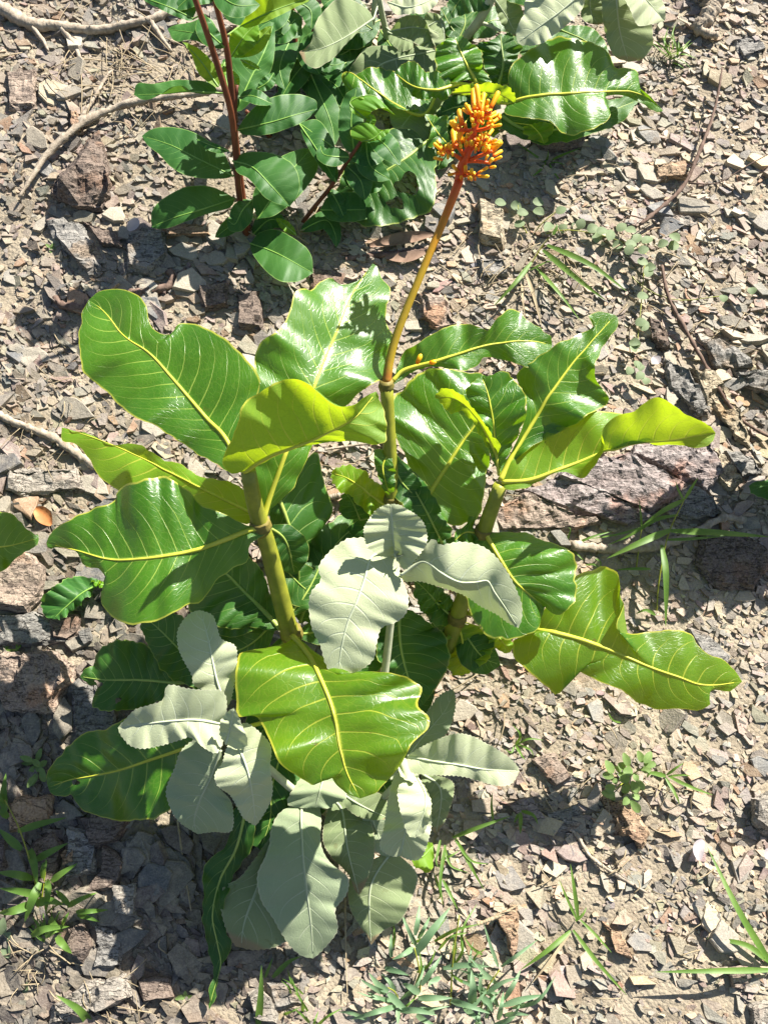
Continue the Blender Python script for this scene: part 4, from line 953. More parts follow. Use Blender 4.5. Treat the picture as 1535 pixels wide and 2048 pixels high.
def sleaf(mid, A, B, h, **kw): return leaf(RS, mid, A, B, h, **{**sk, **kw})
def so_(mid, w, h, **kw): return oleaf(RS, mid, w, h, **{**sk, **kw})
sleaf('465,352 400,320 340,290 284,272', '450,310 415,280 375,260 330,254 300,260', '450,357 410,357 370,350 340,332 320,310 295,290', (.11, .125, .125, .115), node=(474, 350, .108))
sleaf('470,397 400,420 350,435 303,454', '450,385 415,372 370,375 330,395 305,420', '460,415 425,425 380,440 340,455 315,458', (.075, .09, .085, .07), d=(.01, -.004))
sleaf('475,260 540,245 590,230 634,218', '490,235 520,205 560,190 600,189 630,200', '490,270 530,270 575,257 612,240', (.165, .18, .18, .17), d=(.008, -.006))
sleaf('465,322 505,335 540,370 580,413', '490,305 535,305 575,320 595,345 598,382', '475,345 500,360 530,395 556,408', (.13, .145, .14, .12))
sleaf('515,438 548,390 580,345 622,297', '505,395 525,350 560,315 600,298', '550,430 595,395 630,350 636,318', (.07, .08, .085, .08), node=(482, 420, .06))
sleaf('500,487 550,505 626,546', '520,465 555,460 600,485 622,510', '505,507 530,540 560,562 595,563', (.025, .045, .045), d=(.004, .004))
so_('505,400 485,420 470,448 455,440', 26, (.07, .08, .08), skew=.8)
sleaf('437,186 380,184 330,188 268,190', '420,165 360,160 310,167 275,167', '430,188 390,186 365,172,.014 340,176,.014 318,191 290,200', (.225, .235, .235, .225), node=(455, 187, .225))
sleaf('386,38 340,15 272,-10', '392,10 360,-25 300,-40', '380,42 350,32 300,8', (.33, .34, .33), node=(402, 30, .343))
sleaf('437,174 400,120 365,84', '440,150 415,112 385,90', '428,172 398,148 382,108', (.235, .25, .255), kind='shrub_young', under=True)
sleaf('445,95 400,70 335,58', '435,60 415,35 380,45 350,50', '440,98 415,92 385,80 350,82', (.26, .255, .24), node=(452, 92, .268))
so_('449,95 415,60 405,25', 24, (.27, .275, .27), skew=.7)
sleaf('462,114 490,70 517,46', '457,90 462,65 480,50 500,43', '485,112 515,85 518,60', (.225, .245, .25), kind='shrub_young')
sleaf('470,115 510,90 543,52', '490,88 510,70 530,55', '488,115 520,105 540,75', (.225, .24, .25), kind='shrub_young', under=True)
sleaf('480,52 550,20 620,-5', '490,35 510,0 560,-40 610,-30', '500,55 550,35 590,15 615,3', (.26, .275, .27), d=(.03, 0), kind='shrub_young', under=True, node=(455, 70, .28))
sleaf('470,225 500,160 530,100 548,45', '450,180 442,130 470,100 500,70 535,45', '490,215 520,180 545,130 550,75', (.16, .17, .175, .17))
sleaf('472,222 455,170 445,120', '450,190 440,150', '480,200 470,150 452,120', (.175, .185, .185))
so_('478,196 505,192 545,208', 15, (.19, .20, .19), d=(.01, 0))
so_('515,178 535,165 548,145', 14, (.175, .18, .18))
so_('458,302 430,294 392,278', 11, (.145, .15, .145), skew=.6)
so_('450,125 440,150 432,125', 9, (.24, .24, .235), kind='shrub_young')
so_('474,178 468,155 460,140', 10, (.205, .21, .21), kind='shrub_young')
so_('482,120 500,130 522,140', 8, (.225, .225, .22), kind='shrub_young')
sleaf('597,246 630,295 668,358', '610,283 634,325 655,352', '636,240 665,280 673,320', (.10, .105, .10), node=(700, 318, .11))
sleaf('708,305 702,240 713,174', '690,298 677,265 678,225 690,190', '722,300 726,260 728,210 722,180', (.115, .135, .15), node=(722, 280, .13))
sleaf('735,240 720,228 700,205 745,192 789,230', '722,236 702,222 700,205 715,194', '745,222 770,216 785,226', (.145, .16, .165, .16, .15), kind='shrub_young')
sleaf('722,282 745,278 765,262 780,258', '704,275 702,258 725,245 745,248 755,260', '735,284 760,278 778,264', (.135, .145, .15, .15), kind='shrub_young')
so_('733,255 742,240 738,228', 10, (.145, .15, .155), kind='shrub_young')
sleaf('684,352 725,355 766,366', '700,337 730,337 758,348', '700,378 735,387 758,382', (.085, .09, .085))
sleaf('640,420 690,420 756,420', '655,395 690,384 735,392', '660,440 700,444 740,436', (.045, .055, .05), d=(.006, 0))
so_('655,378 672,400 690,440', 16, (.06, .06, .05))
so_('600,462 650,440 670,468 672,496', 18, (.02, .03, .03, .02))
so_('592,470 575,455 552,436', 10, (.03, .045, .05), kind='shrub_young')
so_('672,365 660,330 672,300', 14, (.085, .095, .095))
so_('560,20 590,60 605,70', 26, (.12, .11, .10)); so_('590,40 560,70 545,60', 22, (.11, .11, .10)); so_('520,15 480,25 440,5', 26, (.15, .15, .14), node=(582, -10, .13))
so_('585,0 620,20 622,60', 22, (.13, .12, .11)); so_('640,60 620,110 640,150', 26, (.08, .075, .07)); so_('625,100 660,130 690,125', 22, (.06, .065, .06))
for q in [('590,60 560,130 570,180', 28, .06), ('598,150 640,180 660,220', 26, .03), ('600,100 640,60 690,50', 28, .06), ('625,110 590,150 560,200', 26, .04), ('628,150 670,170 700,220', 28, .03), ('630,60 680,20 700,-20', 30, .10),
          ('580,0 540,40 500,50', 26, .13), ('425,-20 470,10 520,10', 26, .34), ('430,0 390,-10 350,20', 22, .33), ('598,170 560,220 545,270', 26, .03), ('622,150 660,240 670,290', 26, .04), ('595,120 570,90 540,100', 24, .05),
          ('505,470 540,440 575,450', 20, .02), ('490,430 450,460 430,475', 16, .035), ('735,262 770,290 800,330', 24, .13), ('700,315 650,310 640,290', 20, .11), ('690,330 720,360 730,400', 24, .09)]:
    so_(q[0], q[1], (q[2], q[2] + .012, q[2] + .004), nu=26)
so_('730,275 740,330 780,360', 26, (.12, .11, .09)); so_('700,315 735,310 780,300', 24, (.11, .11, .10))

# ------------------------------------------------------------------ pale felted plant at the top
TB = ground(900, 130)
TP = thing('felted_plant', 'pale felted plant with large drooping leaves at the top of the slope', 'plant', TB)
stem(TP, '905,130,-.02 930,78,.05 958,40,.10 985,-10,.15 1000,-60,.20', (.0085, .0085, .008, .007), 'stem_felt')
stem(TP, '770,110,-.02 772,70,.03 765,35,.07 758,0,.11 752,-30,.14', (.006, .0058, .005, .005), 'stem_felt')
stem(TP, '955,45,.092 975,50,.09 1000,62,.085', (.004, .003, .0025), 'stem_felt')
stem(TP, '985,-12,.15 1100,-30,.18 1230,-40,.20', (.006, .005, .005), 'stem_felt')
stem(TP, '740,95,-.02 745,40,.04 752,-20,.09', (.006, .005, .005), 'stem_felt')
tk = dict(kind='felt', veins=9, rib=.0014, quilt=.0004, ruff=.0025, lump=.5, ragged=2)
def tleaf(mid, A, B, h, **kw): return leaf(TP, mid, A, B, h, **{**tk, **kw})
tleaf('747,37 690,75 640,98 598,104', '738,25 715,5 675,-2 645,25 628,55 622,85', '720,60 690,90 668,115 635,135 612,128', (.12, .13, .13, .12), d=(.012, .0), kind='felt_green', node=(755, 10, .105))
tleaf('1175,-22 1110,30 1034,86', '1140,-40 1080,-20 1050,0 1045,30 1032,62', '1168,5 1160,22 1137,47 1107,70 1077,88 1052,92', (.19, .17, .14), d=(-.008, -.008), node=(1180, -38, .19))
tleaf('1228,-38 1232,20 1240,70 1256,124', '1205,-20 1202,10 1207,55 1217,92 1232,116', '1262,-20 1290,10 1302,50 1304,90 1285,118', (.20, .17, .13, .09), d=(-.006, -.02), kind='felt_green')
tleaf('1250,-42 1290,0 1328,42', '1242,-15 1262,25 1278,52', '1300,-20 1322,0 1330,25', (.20, .18, .15), kind='felt')
tleaf('1180,-30 1180,20 1195,50', '1160,0 1165,40', '1215,0 1212,40', (.17, .14, .12), kind='felt_green')
tleaf('780,62 830,55 880,70 870,98', '795,40 815,30 840,33 855,50', '790,72 815,78 840,92', (.07, .085, .085, .08), kind='felt_green', node=(772, 55, .05), d=(.02, 0))
tleaf('775,65 800,75 830,88', '780,85 800,102 822,98', '785,60 815,68', (.05, .055, .05), kind='felt_green')
tleaf('775,5 820,15 880,-8', '790,28 815,28 850,26 872,8', '800,-5 840,-20', (.10, .12, .12))
tleaf('850,55 880,45 888,90 870,95', '850,30 875,28 890,55', '855,75 865,90', (.075, .085, .08), kind='felt_green', node=(905, 110, .03))
tleaf('905,100 850,105 760,130 700,195 690,215', '870,92 800,92 735,95 715,115 695,150 680,200', '900,125 870,160 810,185 740,190', (.03, .05, .05, .035, .03), kind='felt_green', rib=.002)
tleaf('895,95 860,120 800,190', '850,95 810,105 800,140', '890,115 880,150 840,185', (.03, .04, .035), kind='dark')
tleaf('985,-5 1010,30 1035,75', '995,30 1010,60', '1020,-10 1045,20 1045,55', (.14, .11, .09), kind='felt_green')
tleaf('980,0 950,-15 920,0 900,30', '975,20 940,25 910,35', '960,-20 920,-25 895,5', (.14, .13, .11, .10), kind='dark')
tleaf('930,78 905,60 880,15', '920,75 895,72 880,45', '935,60 915,30 895,15', (.05, .06, .06), kind='dark')
tleaf('890,185 850,205 800,260 830,290', '860,190 815,200 780,225 790,260', '895,210 885,250 865,285', (.02, .03, .03, .025), kind='felt_green', node=(905, 135, .0))
tleaf('700,120 660,150 640,190', '690,108 655,120 635,155', '710,140 690,180 660,192', (.03, .035, .03), kind='dark', node=(745, 70, .02))
tleaf('1120,60 1180,90 1215,130', '1140,50 1190,60 1215,100', '1110,80 1150,110 1200,125', (.08, .08, .07), kind='dark', node=(1010, 62, .08))

for q in [('760,40 720,60 660,90', 34, .03), ('760,60 800,130 790,190', 34, .02), ('905,100 860,60 820,20', 30, .03), ('905,100 930,40 900,-10', 30, .05), ('930,70 990,40 1030,60', 30, .06), ('900,110 940,120 1000,100', 30, .03),
          ('745,60 690,20 640,-10', 34, .06), ('745,70 700,100 640,130', 32, .02), ('770,90 740,140 700,170', 32, .02), ('1010,60 1080,90 1180,110', 36, .05), ('1000,-10 1060,-20 1110,20', 34, .12), ('905,120 840,150 760,210', 34, .015)]:
    oleaf(TP, q[0], q[1], (q[2], q[2] + .012, q[2]), kind='dark', veins=9, rib=.001, ruff=.0015, lump=.3, quilt=.0004)

# ------------------------------------------------------------------ broad glossy plant behind the flower
BB = ground(985, 262)
BP = thing('broad_leaved_plant', 'glossy green broad-leaved plant behind the orange flower spike', 'plant', BB)
stem(BP, '985,265,-.02 975,235,.02 960,200,.06 945,170,.09', (.008, .008, .0075, .007), 'stem')
bk = dict(kind='gloss', veins=12, ruff=.005, rib=.0032)
def bleaf(mid, A, B, h, **kw): return leaf(BP, mid, A, B, h, **{**bk, **kw})
bleaf('1016,206 1067,195 1117,187 1177,185 1242,182 1267,185 1297,197 1325,222',
      '1016,170 1022,135 1047,107 1077,87 1117,77 1157,77 1192,87 1217,107 1224,125 1232,137 1257,135 1275,150 1275,172 1297,190',
      '1008,225 1042,237 1087,240 1107,250 1122,266 1147,272 1182,260 1212,245 1219,226 1202,212 1177,197 1230,188 1287,210 1310,224',
      (.10, .115, .12, .11, .09, .07), d=(.012, -.01), node=(965, 205, .062))
bleaf('1000,232 1060,262 1150,250 1276,200', '1010,225 1080,225 1160,215 1250,190', '1003,250 1012,262 1047,278 1087,288 1140,280 1217,256 1262,226', (.05, .06, .06, .05), kind='dark', node=(975, 232, .022))
bleaf('1060,250 1080,270 1087,288', '1045,255 1050,270 1070,282', '1085,245 1105,250 1098,275', (.07, .07, .06), kind='young', under=True, veins=5, rib=.001, nu=16, nv=5, node=(985, 240, .03))
bleaf('955,168 930,125 908,74', '935,160 900,165 880,150 868,115 877,88 892,77', '982,165 969,140 962,105 942,84 925,75', (.095, .115, .125))
bleaf('995,172 1005,130 1000,68', '975,168 965,125 952,90 975,82', '1018,165 1035,120 1040,95 1022,72 1010,68', (.08, .095, .10), kind='dark', node=(950, 178, .085))
bleaf('918,167 870,180 825,172 788,145', '890,146 850,140 827,121 800,130', '905,182 887,200 872,197 852,198 830,195 808,172 800,158', (.095, .11, .11, .10), d=(.004, -.012), veins=9, node=(948, 172, .088))
bleaf('904,186 957,184 1000,190 1030,207', '922,172 967,167 1012,172 1028,185', '915,190 957,190 990,202', (.105, .125, .13, .12), d=(.02, -.012), kind='young', under=True, veins=8, rib=.0016, node=(950, 185, .08))
bleaf('852,284 800,325 767,345 720,385 688,432', '822,262 780,262 740,280 700,320 672,380 670,420', '868,298 873,365 866,410 842,430 797,446 740,452', (.05, .065, .065, .05, .03), kind='dark', rib=.0026, node=(970, 225, .03), nv=18, nu=90, holes=[(.42, .45, .09, .17), (.58, .62, .05, .12), (.5, -.5, .05, .14)])
bleaf('895,290 870,260 850,228', '880,290 855,290 862,255 850,240', '895,265 892,235 875,232', (.07, .085, .085), kind='gloss', veins=5, rib=.001, nu=18, nv=5, node=(960, 205, .06))
bleaf('985,225 960,260 990,275', '950,240 950,262 970,272', '1000,235 1000,255', (.04, .045, .04), kind='young', under=True, veins=5, rib=.001, nu=16, nv=5)
bleaf('960,215 915,215 880,225', '950,195 910,190 885,205', '955,235 920,250 890,245', (.06, .065, .06), kind='dark')
bleaf('950,185 900,240 875,340', '905,190 865,240 850,310', '960,230 930,290 895,330', (.05, .045, .03), kind='dark', node=(970, 225, .03))
bleaf('880,170 835,230 700,150 690,185', '840,160 760,135 720,145', '850,215 770,215 710,190', (.05, .055, .06, .05), kind='gloss', node=(955, 195, .065))

# ------------------------------------------------------------------ neighbours that reach into the frame
EB = ground(-190, 1190)
EP = thing('broad_leaved_plant', 'glossy green plant whose leaf tip reaches over the left rocks', 'plant', EB)
stem(EP, '-190,1190,-.02 -185,1150,.05 -180,1100,.11 -178,1050,.16', (.008, .008, .0075, .006), 'stem')
leaf(EP, '-175,1085 -100,1090 0,1094 78,1076', '-140,1040 -70,1015 0,1020 25,1030 50,1050 75,1068', '-150,1130 -80,1160 0,1142 20,1130 50,1105 75,1087', (.14, .15, .15, .14), kind='gloss', veins=11)
leaf(EP, '-180,1080 -240,1000 -280,900', '-200,1020 -230,950 -265,900', '-230,1060 -290,1000 -300,930', (.14, .17, .18), kind='gloss')
leaf(EP, '-180,1100 -250,1160 -300,1250', '-200,1140 -230,1200 -280,1250', '-230,1110 -290,1160 -310,1220', (.12, .13, .11), kind='gloss')
leaf(EP, '-178,1060 -120,980 -60,900', '-160,1000 -120,930 -80,890', '-140,1020 -80,970 -50,920', (.16, .19, .20), kind='gloss')
QB = ground(225, 1195)
QP = thing('seedling', 'dark green oval-leaved seedling half under the left glossy leaf', 'seedling', QB)
stem(QP, '225,1195,-.01 220,1182,.012 212,1170,.03', (.0022, .002, .0018), 'stem')
leaf(QP, '205,1165 160,1190 107,1238', '185,1155 150,1155 115,1168 90,1185 82,1210 90,1232', '190,1180 165,1205 140,1226 120,1238', (.03, .038, .034), kind='shrub', veins=9, rib=.0014, quilt=.0004)
oleaf(QP, '215,1172 200,1168 182,1162', 7, (.03, .036, .036), kind='shrub_young', veins=5, rib=.0008)
oleaf(QP, '214,1172 240,1172 270,1160', 16, (.03, .036, .036), kind='shrub', veins=7, rib=.0008)
# shrub just right of the frame: one leaf shows, the rest shades the bank
NBs = ground(1690, 900)
NP = thing('shrub', 'dark green shrub whose leaf tip pokes in beside the slate ribs', 'shrub', NBs)
stem(NP, '1690,900,-.02 1700,800,.10 1720,690,.20 1735,580,.30', (.008, .0075, .007, .005), 'stem_red')
stem(NP, '1690,900,-.02 1660,840,.07 1640,760,.14 1625,690,.20', (.006, .0055, .005, .004), 'stem_red')
leaf(NP, '1680,850 1600,960 1496,972', '1640,880 1590,935 1540,958 1510,962', '1670,930 1600,1010 1540,1000 1505,988', (.07, .07, .055), kind='shrub', veins=10, rib=.0014)
for mid, wv, hh in [('1705,790 1650,740 1590,720', 40, (.11, .13, .13)), ('1720,690 1660,640 1600,610', 44, (.20, .22, .22)), ('1735,580 1670,520 1610,500', 44, (.30, .31, .30)),
                    ('1735,580 1800,520 1850,480', 44, (.30, .31, .30)), ('1725,650 1790,660 1860,640', 44, (.23, .25, .25)), ('1735,580 1730,500 1700,430', 40, (.30, .33, .34)),
                    ('1735,590 1680,570 1600,560', 40, (.29, .30, .29)), ('1640,760 1610,800 1580,850', 34, (.14, .14, .12)), ('1625,690 1590,660 1560,640', 30, (.20, .22, .22)),
                    ('1705,780 1770,780 1840,800', 44, (.12, .13, .12)), ('1640,770 1600,750 1565,745', 28, (.13, .15, .15)), ('1735,575 1760,640 1780,700', 40, (.30, .29, .27)),
                    ('1720,690 1640,690 1580,700', 40, (.20, .19, .17)), ('1735,600 1840,600 1930,560', 48, (.28, .30, .30)), ('1730,620 1800,720 1830,820', 46, (.26, .24, .20)),
                    ('1735,580 1790,450 1810,380', 46, (.30, .33, .33)), ('1640,760 1570,770 1555,800', 30, (.14, .16, .15)), ('1700,800 1640,830 1590,880', 38, (.10, .11, .10)), ('1725,660 1680,720 1600,760', 42, (.22, .21, .19)),
                    ('1715,720 1790,740 1880,720', 46, (.17, .19, .18)), ('1735,580 1660,460 1620,420', 42, (.30, .32, .32)), ('1625,690 1570,700 1556,730', 30, (.20, .21, .20)), ('1700,820 1760,860 1800,920', 44, (.09, .10, .08)), ('1690,880 1630,870 1572,900', 34, (.11, .155, .15)), ('1700,840 1640,820 1580,835', 36, (.12, .19, .19)), ('1695,900 1650,940 1592,965', 36, (.09, .13, .12)),
                    ('1705,790 1680,840 1640,900', 38, (.14, .16, .14)), ('1715,740 1660,770 1600,790', 40, (.18, .20, .19)), ('1700,850 1720,920 1700,990', 40, (.12, .14, .12)), ('1735,580 1640,600 1590,640', 38, (.30, .28, .26))]:
    oleaf(NP, mid, wv, hh, kind='shrub', veins=10, rib=.0013, quilt=.0004)

# ------------------------------------------------------------------ grasses, herbs, litter
def blade(parent, px, wid, hs, mat='grass', fold=0.35, res=14, lift=0.003):
    """px: base to tip pixels, hs: heights above the bank, wid: full width in metres"""
    q = pts(px) if isinstance(px, str) else px
    hh = np.interp(np.linspace(0, 1, len(q)), np.linspace(0, 1, len(hs)), hs)
    c = spline3([P(a[0], a[1], h_) for a, h_ in zip(q, hh)], res)
    c = np.array([p + N * max(0, bump(*slope_xy(p)) + lift - p @ N) for p in c])
    T = np.gradient(c, axis=0); T /= np.linalg.norm(T, axis=1)[:, None]
    V, F = [], []
    for i in range(res):
        t = i / (res - 1)
        w_ = wid * 0.5 * min(1, 0.45 + 2.2 * t) * (1 - t ** 2.2) ** 0.9 + 0.0002
        s_ = np.cross(T[i], N); s_ /= np.linalg.norm(s_) + 1e-9
        n_ = np.cross(s_, T[i])
        tw = 0.5 * noise.noise((c[0][0] * 40, c[0][1] * 40, 0)) + 0.6 * t * noise.noise((c[0][1] * 55, c[0][0] * 30, 3))
        s2 = s_ * math.cos(tw) + n_ * math.sin(tw); n2 = np.cross(s2, T[i])
        V += [c[i] - s2 * w_ + n2 * w_ * fold, c[i], c[i] + s2 * w_ + n2 * w_ * fold]
    for i in range(res - 1):
        for k in range(2):
            F.append((i * 3 + k, i * 3 + k + 1, (i + 1) * 3 + k + 1, (i + 1) * 3 + k))
    return mesh_obj('blade', V, F, M[mat], parent)
def tuft(base_px, label, blades, mat='grass', group=None, culms=(), name='grass_tuft'):
    b_ = ground(*base_px)
    t = thing(name, label, 'grass', b_, group)
    for q in culms:
        tube('culm', [P(*c) for c in pts(q)], (.0013, .0011, .0008), M['stem'], t, 6, 12)
    for q in blades:
        blade(t, q[0], q[1], q[2], q[3] if len(q) > 3 else mat)
    return t
def spray(cx, cy, n_, rmin, rmax, a0, a1, wid, hmax, seed, jit=18, mat=None):
    r_ = random.Random(seed); out = []
    for _ in range(n_):
        a = r_.uniform(R(a0), R(a1)); l = r_.uniform(rmin, rmax)
        x, y = cx + r_.gauss(0, jit), cy + r_.gauss(0, jit); bd = r_.uniform(-.35, .35)
        m_ = (x + math.cos(a + bd) * l * .5, y - math.sin(a + bd) * l * .5)
        e = (x + math.cos(a) * l, y - math.sin(a) * l); hh = r_.uniform(.4, 1) * hmax
        out.append(([(x, y), m_, e], wid * r_.uniform(.7, 1.2), (.0, hh, hh * r_.uniform(.3, 1.1))) + ((mat,) if mat else ()))
    return out
tuft((1050, 560), 'long-bladed grass spreading above the right shoot of the flowering plant',
     [('1093,490 1180,530 1253,583', .010, (.035, .05, .03)), ('1085,500 1150,555 1212,602', .010, (.035, .05, .03)), ('1072,535 1120,590 1160,642', .007, (.02, .04, .02)),
      ('1062,525 1030,565 986,613', .008, (.03, .045, .03)), ('1050,545 1066,590 1083,655', .006, (.02, .02, .01), 'straw'), ('1105,470 1112,455 1113,448', .006, (.05, .055, .055)),
      ('1043,560 1045,600 1050,640', .004, (.01, .02, .01), 'straw'), ('1060,540 1080,530 1104,520', .004, (.02, .03, .035))],
     culms=['1045,560,-.005 1060,530,.02 1085,490,.035 1105,468,.05'])
tuft((1310, 1230), 'tall grass with one long flat blade in the shade right of the glossy leaves',
     [('1340,1062 1430,1066 1540,1074', .011, (.055, .07, .05)), ('1340,1060 1280,1085 1212,1117', .011, (.055, .07, .06)), ('1322,1090 1330,1150 1330,1255', .010, (.04, .05, .02)),
      ('1355,1030 1310,1040 1260,1070 1215,1090', .006, (.06, .06, .03)), ('1366,1000 1320,1025 1285,1050', .008, (.075, .08, .07)), ('1368,998 1385,970 1395,955', .005, (.08, .09, .09)),
      ('1366,1000 1355,980 1350,962', .004, (.08, .085, .085)), ('1282,1055 1280,1030 1277,1000', .004, (.02, .035, .04)), ('1300,1138 1260,1138 1230,1140', .005, (.01, .012, .008)),
      ('1310,1230 1290,1220 1270,1228', .005, (.005, .01, .006)), ('1330,1080 1380,1078 1450,1072', .005, (.03, .035, .03)), ('1282,1055 1240,1068 1180,1078', .004, (.02, .02, .01))],
     culms=['1312,1230,-.005 1317,1160,.02 1335,1070,.05 1368,998,.08', '1270,1150,-.005 1276,1100,.01 1283,1052,.022'])
tuft((1140, 1100), 'thin grass sprouting between the purple bedrock and the curled glossy leaf',
     [('1135,1095 1180,1075 1225,1062', .004, (.005, .02, .015)), ('1130,1090 1140,1060 1136,1055', .003, (.005, .02, .02)), ('1138,1092 1190,1092 1240,1096', .004, (.005, .012, .008)),
      ('1140,1095 1160,1115 1165,1120', .003, (.005, .012, .008)), ('1180,1110 1200,1125 1195,1140', .003, (.003, .01, .005)), ('1170,1130 1190,1130 1205,1150', .003, (.003, .008, .004))])
tuft((1560, 1945), 'three long tapering green blades crossing pale gravel from one base',
     [('1545,1935 1480,1830 1413,1694', .010, (.02, .05, .035)), ('1548,1940 1430,1942 1310,1944', .008, (.02, .04, .035)), ('1545,1932 1490,1890 1412,1876', .008, (.02, .02, .008)), ('1570,1940 1640,1900 1700,1880', .01, (.02, .05, .03))])
tuft((1150, 1845), 'sparse grass with thin blades fanning out over the open gravel',
     [('1145,1860 1190,1920 1252,1990', .006, (.008, .018, .008)), ('1140,1862 1095,1900 1040,1940', .007, (.008, .02, .01)), ('1155,1835 1148,1780 1140,1728', .006, (.008, .02, .02)),
      ('1152,1838 1130,1790 1118,1760', .004, (.008, .015, .012)), ('1160,1840 1190,1870 1222,1905', .004, (.006, .012, .006)), ('1140,1865 1100,1920 1060,1970', .004, (.008, .01, .006), 'straw'), ('1150,1842 1165,1828 1172,1815', .004, (.008, .012, .01))])
tuft((890, 1680), 'fine grass beside the pale leaves where their shadow falls on gravel',
     [('905,1675 955,1655 1020,1632', .006, (.01, .03, .03)), ('910,1680 940,1720 975,1728', .004, (.01, .02, .01)), ('912,1678 945,1740 968,1780', .005, (.01, .02, .008)), ('890,1690 880,1760 885,1810', .005, (.008, .015, .01)),
      ('880,1680 872,1720 876,1735', .004, (.006, .012, .01)), ('888,1690 900,1730 935,1745', .003, (.006, .015, .008)), ('885,1760 905,1800 915,1820', .005, (.005, .015, .008)), ('884,1720 900,1712 920,1700', .003, (.006, .015, .012)), ('870,1750 880,1790 872,1800', .003, (.006, .012, .008))])
tuft((1040, 1640), 'small grass sprig in the shadow patch under the toothed pale leaf',
     [('1040,1625 1040,1650 1040,1668', .006, (.008, .02, .015)), ('1042,1622 1065,1630 1075,1648', .005, (.008, .02, .01)), ('1036,1628 1030,1640 1028,1645', .004, (.006, .012, .008)), ('985,1640 982,1610 984,1585', .004, (.004, .02, .02))])
tuft((1325, 1570), 'short grass sprig beside the small clover-like herb',
     [('1335,1552 1375,1572 1424,1590', .005, (.01, .02, .012)), ('1330,1552 1300,1546 1292,1556', .007, (.01, .018, .014)), ('1330,1556 1350,1590 1358,1608', .005, (.008, .015, .006)), ('1332,1550 1352,1535 1366,1526', .004, (.01, .02, .02)),
      ('1326,1556 1312,1590 1304,1605', .004, (.008, .01, .005), 'straw'), ('1338,1552 1365,1550 1380,1552', .003, (.01, .015, .012))])
tuft((1030, 1490), 'tiny grass tuft on gravel below the long right leaf',
     [('1030,1490 1040,1470 1025,1450', .004, (.004, .02, .02)), ('1032,1490 1055,1478 1085,1480', .003, (.004, .015, .01)), ('1030,1490 1042,1510 1050,1520', .004, (.004, .012, .006)), ('1034,1488 1060,1500 1066,1512', .003, (.004, .01, .006)),
      ('1028,1490 1022,1505 1010,1498', .003, (.004, .01, .006)), ('1240,1445 1225,1440 1215,1425', .003, (.002, .012, .008))])
tuft((1095, 330), 'thin grass in the shade below the broad glossy leaf',
     [('1092,328 1060,305 1030,285', .005, (.006, .03, .03)), ('1094,326 1120,312 1160,296', .005, (.006, .025, .025)), ('1090,330 1075,345 1056,358', .005, (.006, .02, .012)), ('1096,330 1112,352 1124,370', .004, (.006, .015, .008)), ('1092,325 1095,305 1094,300', .004, (.006, .03, .035)), ('1090,330 1110,325 1130,330', .003, (.006, .015, .012))])
tuft((1350, 105), 'needle-like grass tuft at the edge of the drooping pale leaves', spray(1340, 112, 16, 25, 60, -25, 150, .0035, .03, 5, 6))
# bottom centre, bluish
bl = []
for q in ['700,1905 725,1870 740,1835 898,1815', ]:
    pass
def z5(s):   # pixels of the enlarged crop -> photograph
    return ' '.join('%.1f,%.1f' % (620 + float(a.split(',')[0]) / 3.198, 1780 + float(a.split(',')[1]) / 3.198) for a in s.split())
blue = [('670,410 770,270 895,110', .020), ('850,500 980,480 1150,490', .013), ('480,500 560,520 630,545', .012), ('710,610 780,510 840,420', .012), ('700,660 640,620 590,600', .016), ('690,690 790,690 910,690', .014),
        ('500,650 430,600 375,530', .015), ('480,660 400,620 320,570', .012), ('500,660 580,740 650,790', .016), ('560,740 420,780 265,828', .012), ('570,770 680,770 810,800', .013), ('560,760 562,810 560,860', .010),
        ('1030,740 1040,620 1030,510', .020), ('900,710 1010,740 1150,790', .013), ('980,740 1040,800 1100,860', .014), ('1200,830 1220,740 1235,650', .012), ('1090,680 1140,720 1170,790', .014), ('1230,740 1350,700 1490,670', .014),
        ('1240,700 1300,600 1345,510', .011), ('1200,490 1150,350 1110,220', .008), ('1220,490 1330,410 1450,320', .008), ('1000,790 1080,700 1130,640', .009), ('1130,660 1230,590 1330,560', .010), ('660,370 600,410 525,445', .012),
        ('680,360 620,240 580,140', .010), ('690,310 730,240 765,170', .010), ('670,290 685,200 700,90', .012), ('520,430 515,350 520,280', .009), ('830,560 770,590 760,620', .012), ('1240,800 1320,790 1400,800', .010), ('1060,860 1075,820 1080,780', .010), ('680,800 740,840 800,870', .012)]
bt = tuft((790, 1985), 'dense clump of bluish-green grass below the pale felted leaves',
     [(z5(q), w_ * .62, (rnd.uniform(.015, .03), rnd.uniform(.03, .045), rnd.uniform(.02, .04)), 'grass_blue') for q, w_ in blue] +
     spray(860, 1930, 14, 40, 110, 10, 170, .004, .035, 21, 50, 'grass') + spray(760, 2010, 7, 40, 100, 0, 180, .006, .03, 22, 30, 'grass_blue') + spray(980, 2000, 9, 40, 110, 10, 170, .006, .035, 23, 45, 'grass_blue'),
     culms=['840,1985,-.005 838,1940,.02 828,1895,.03', '900,2010,-.005 905,1920,.03 918,1830,.05', '960,2020,-.005 975,1975,.02 998,1940,.03', '800,2010,-.005 790,1985,.015 775,1975,.02'])
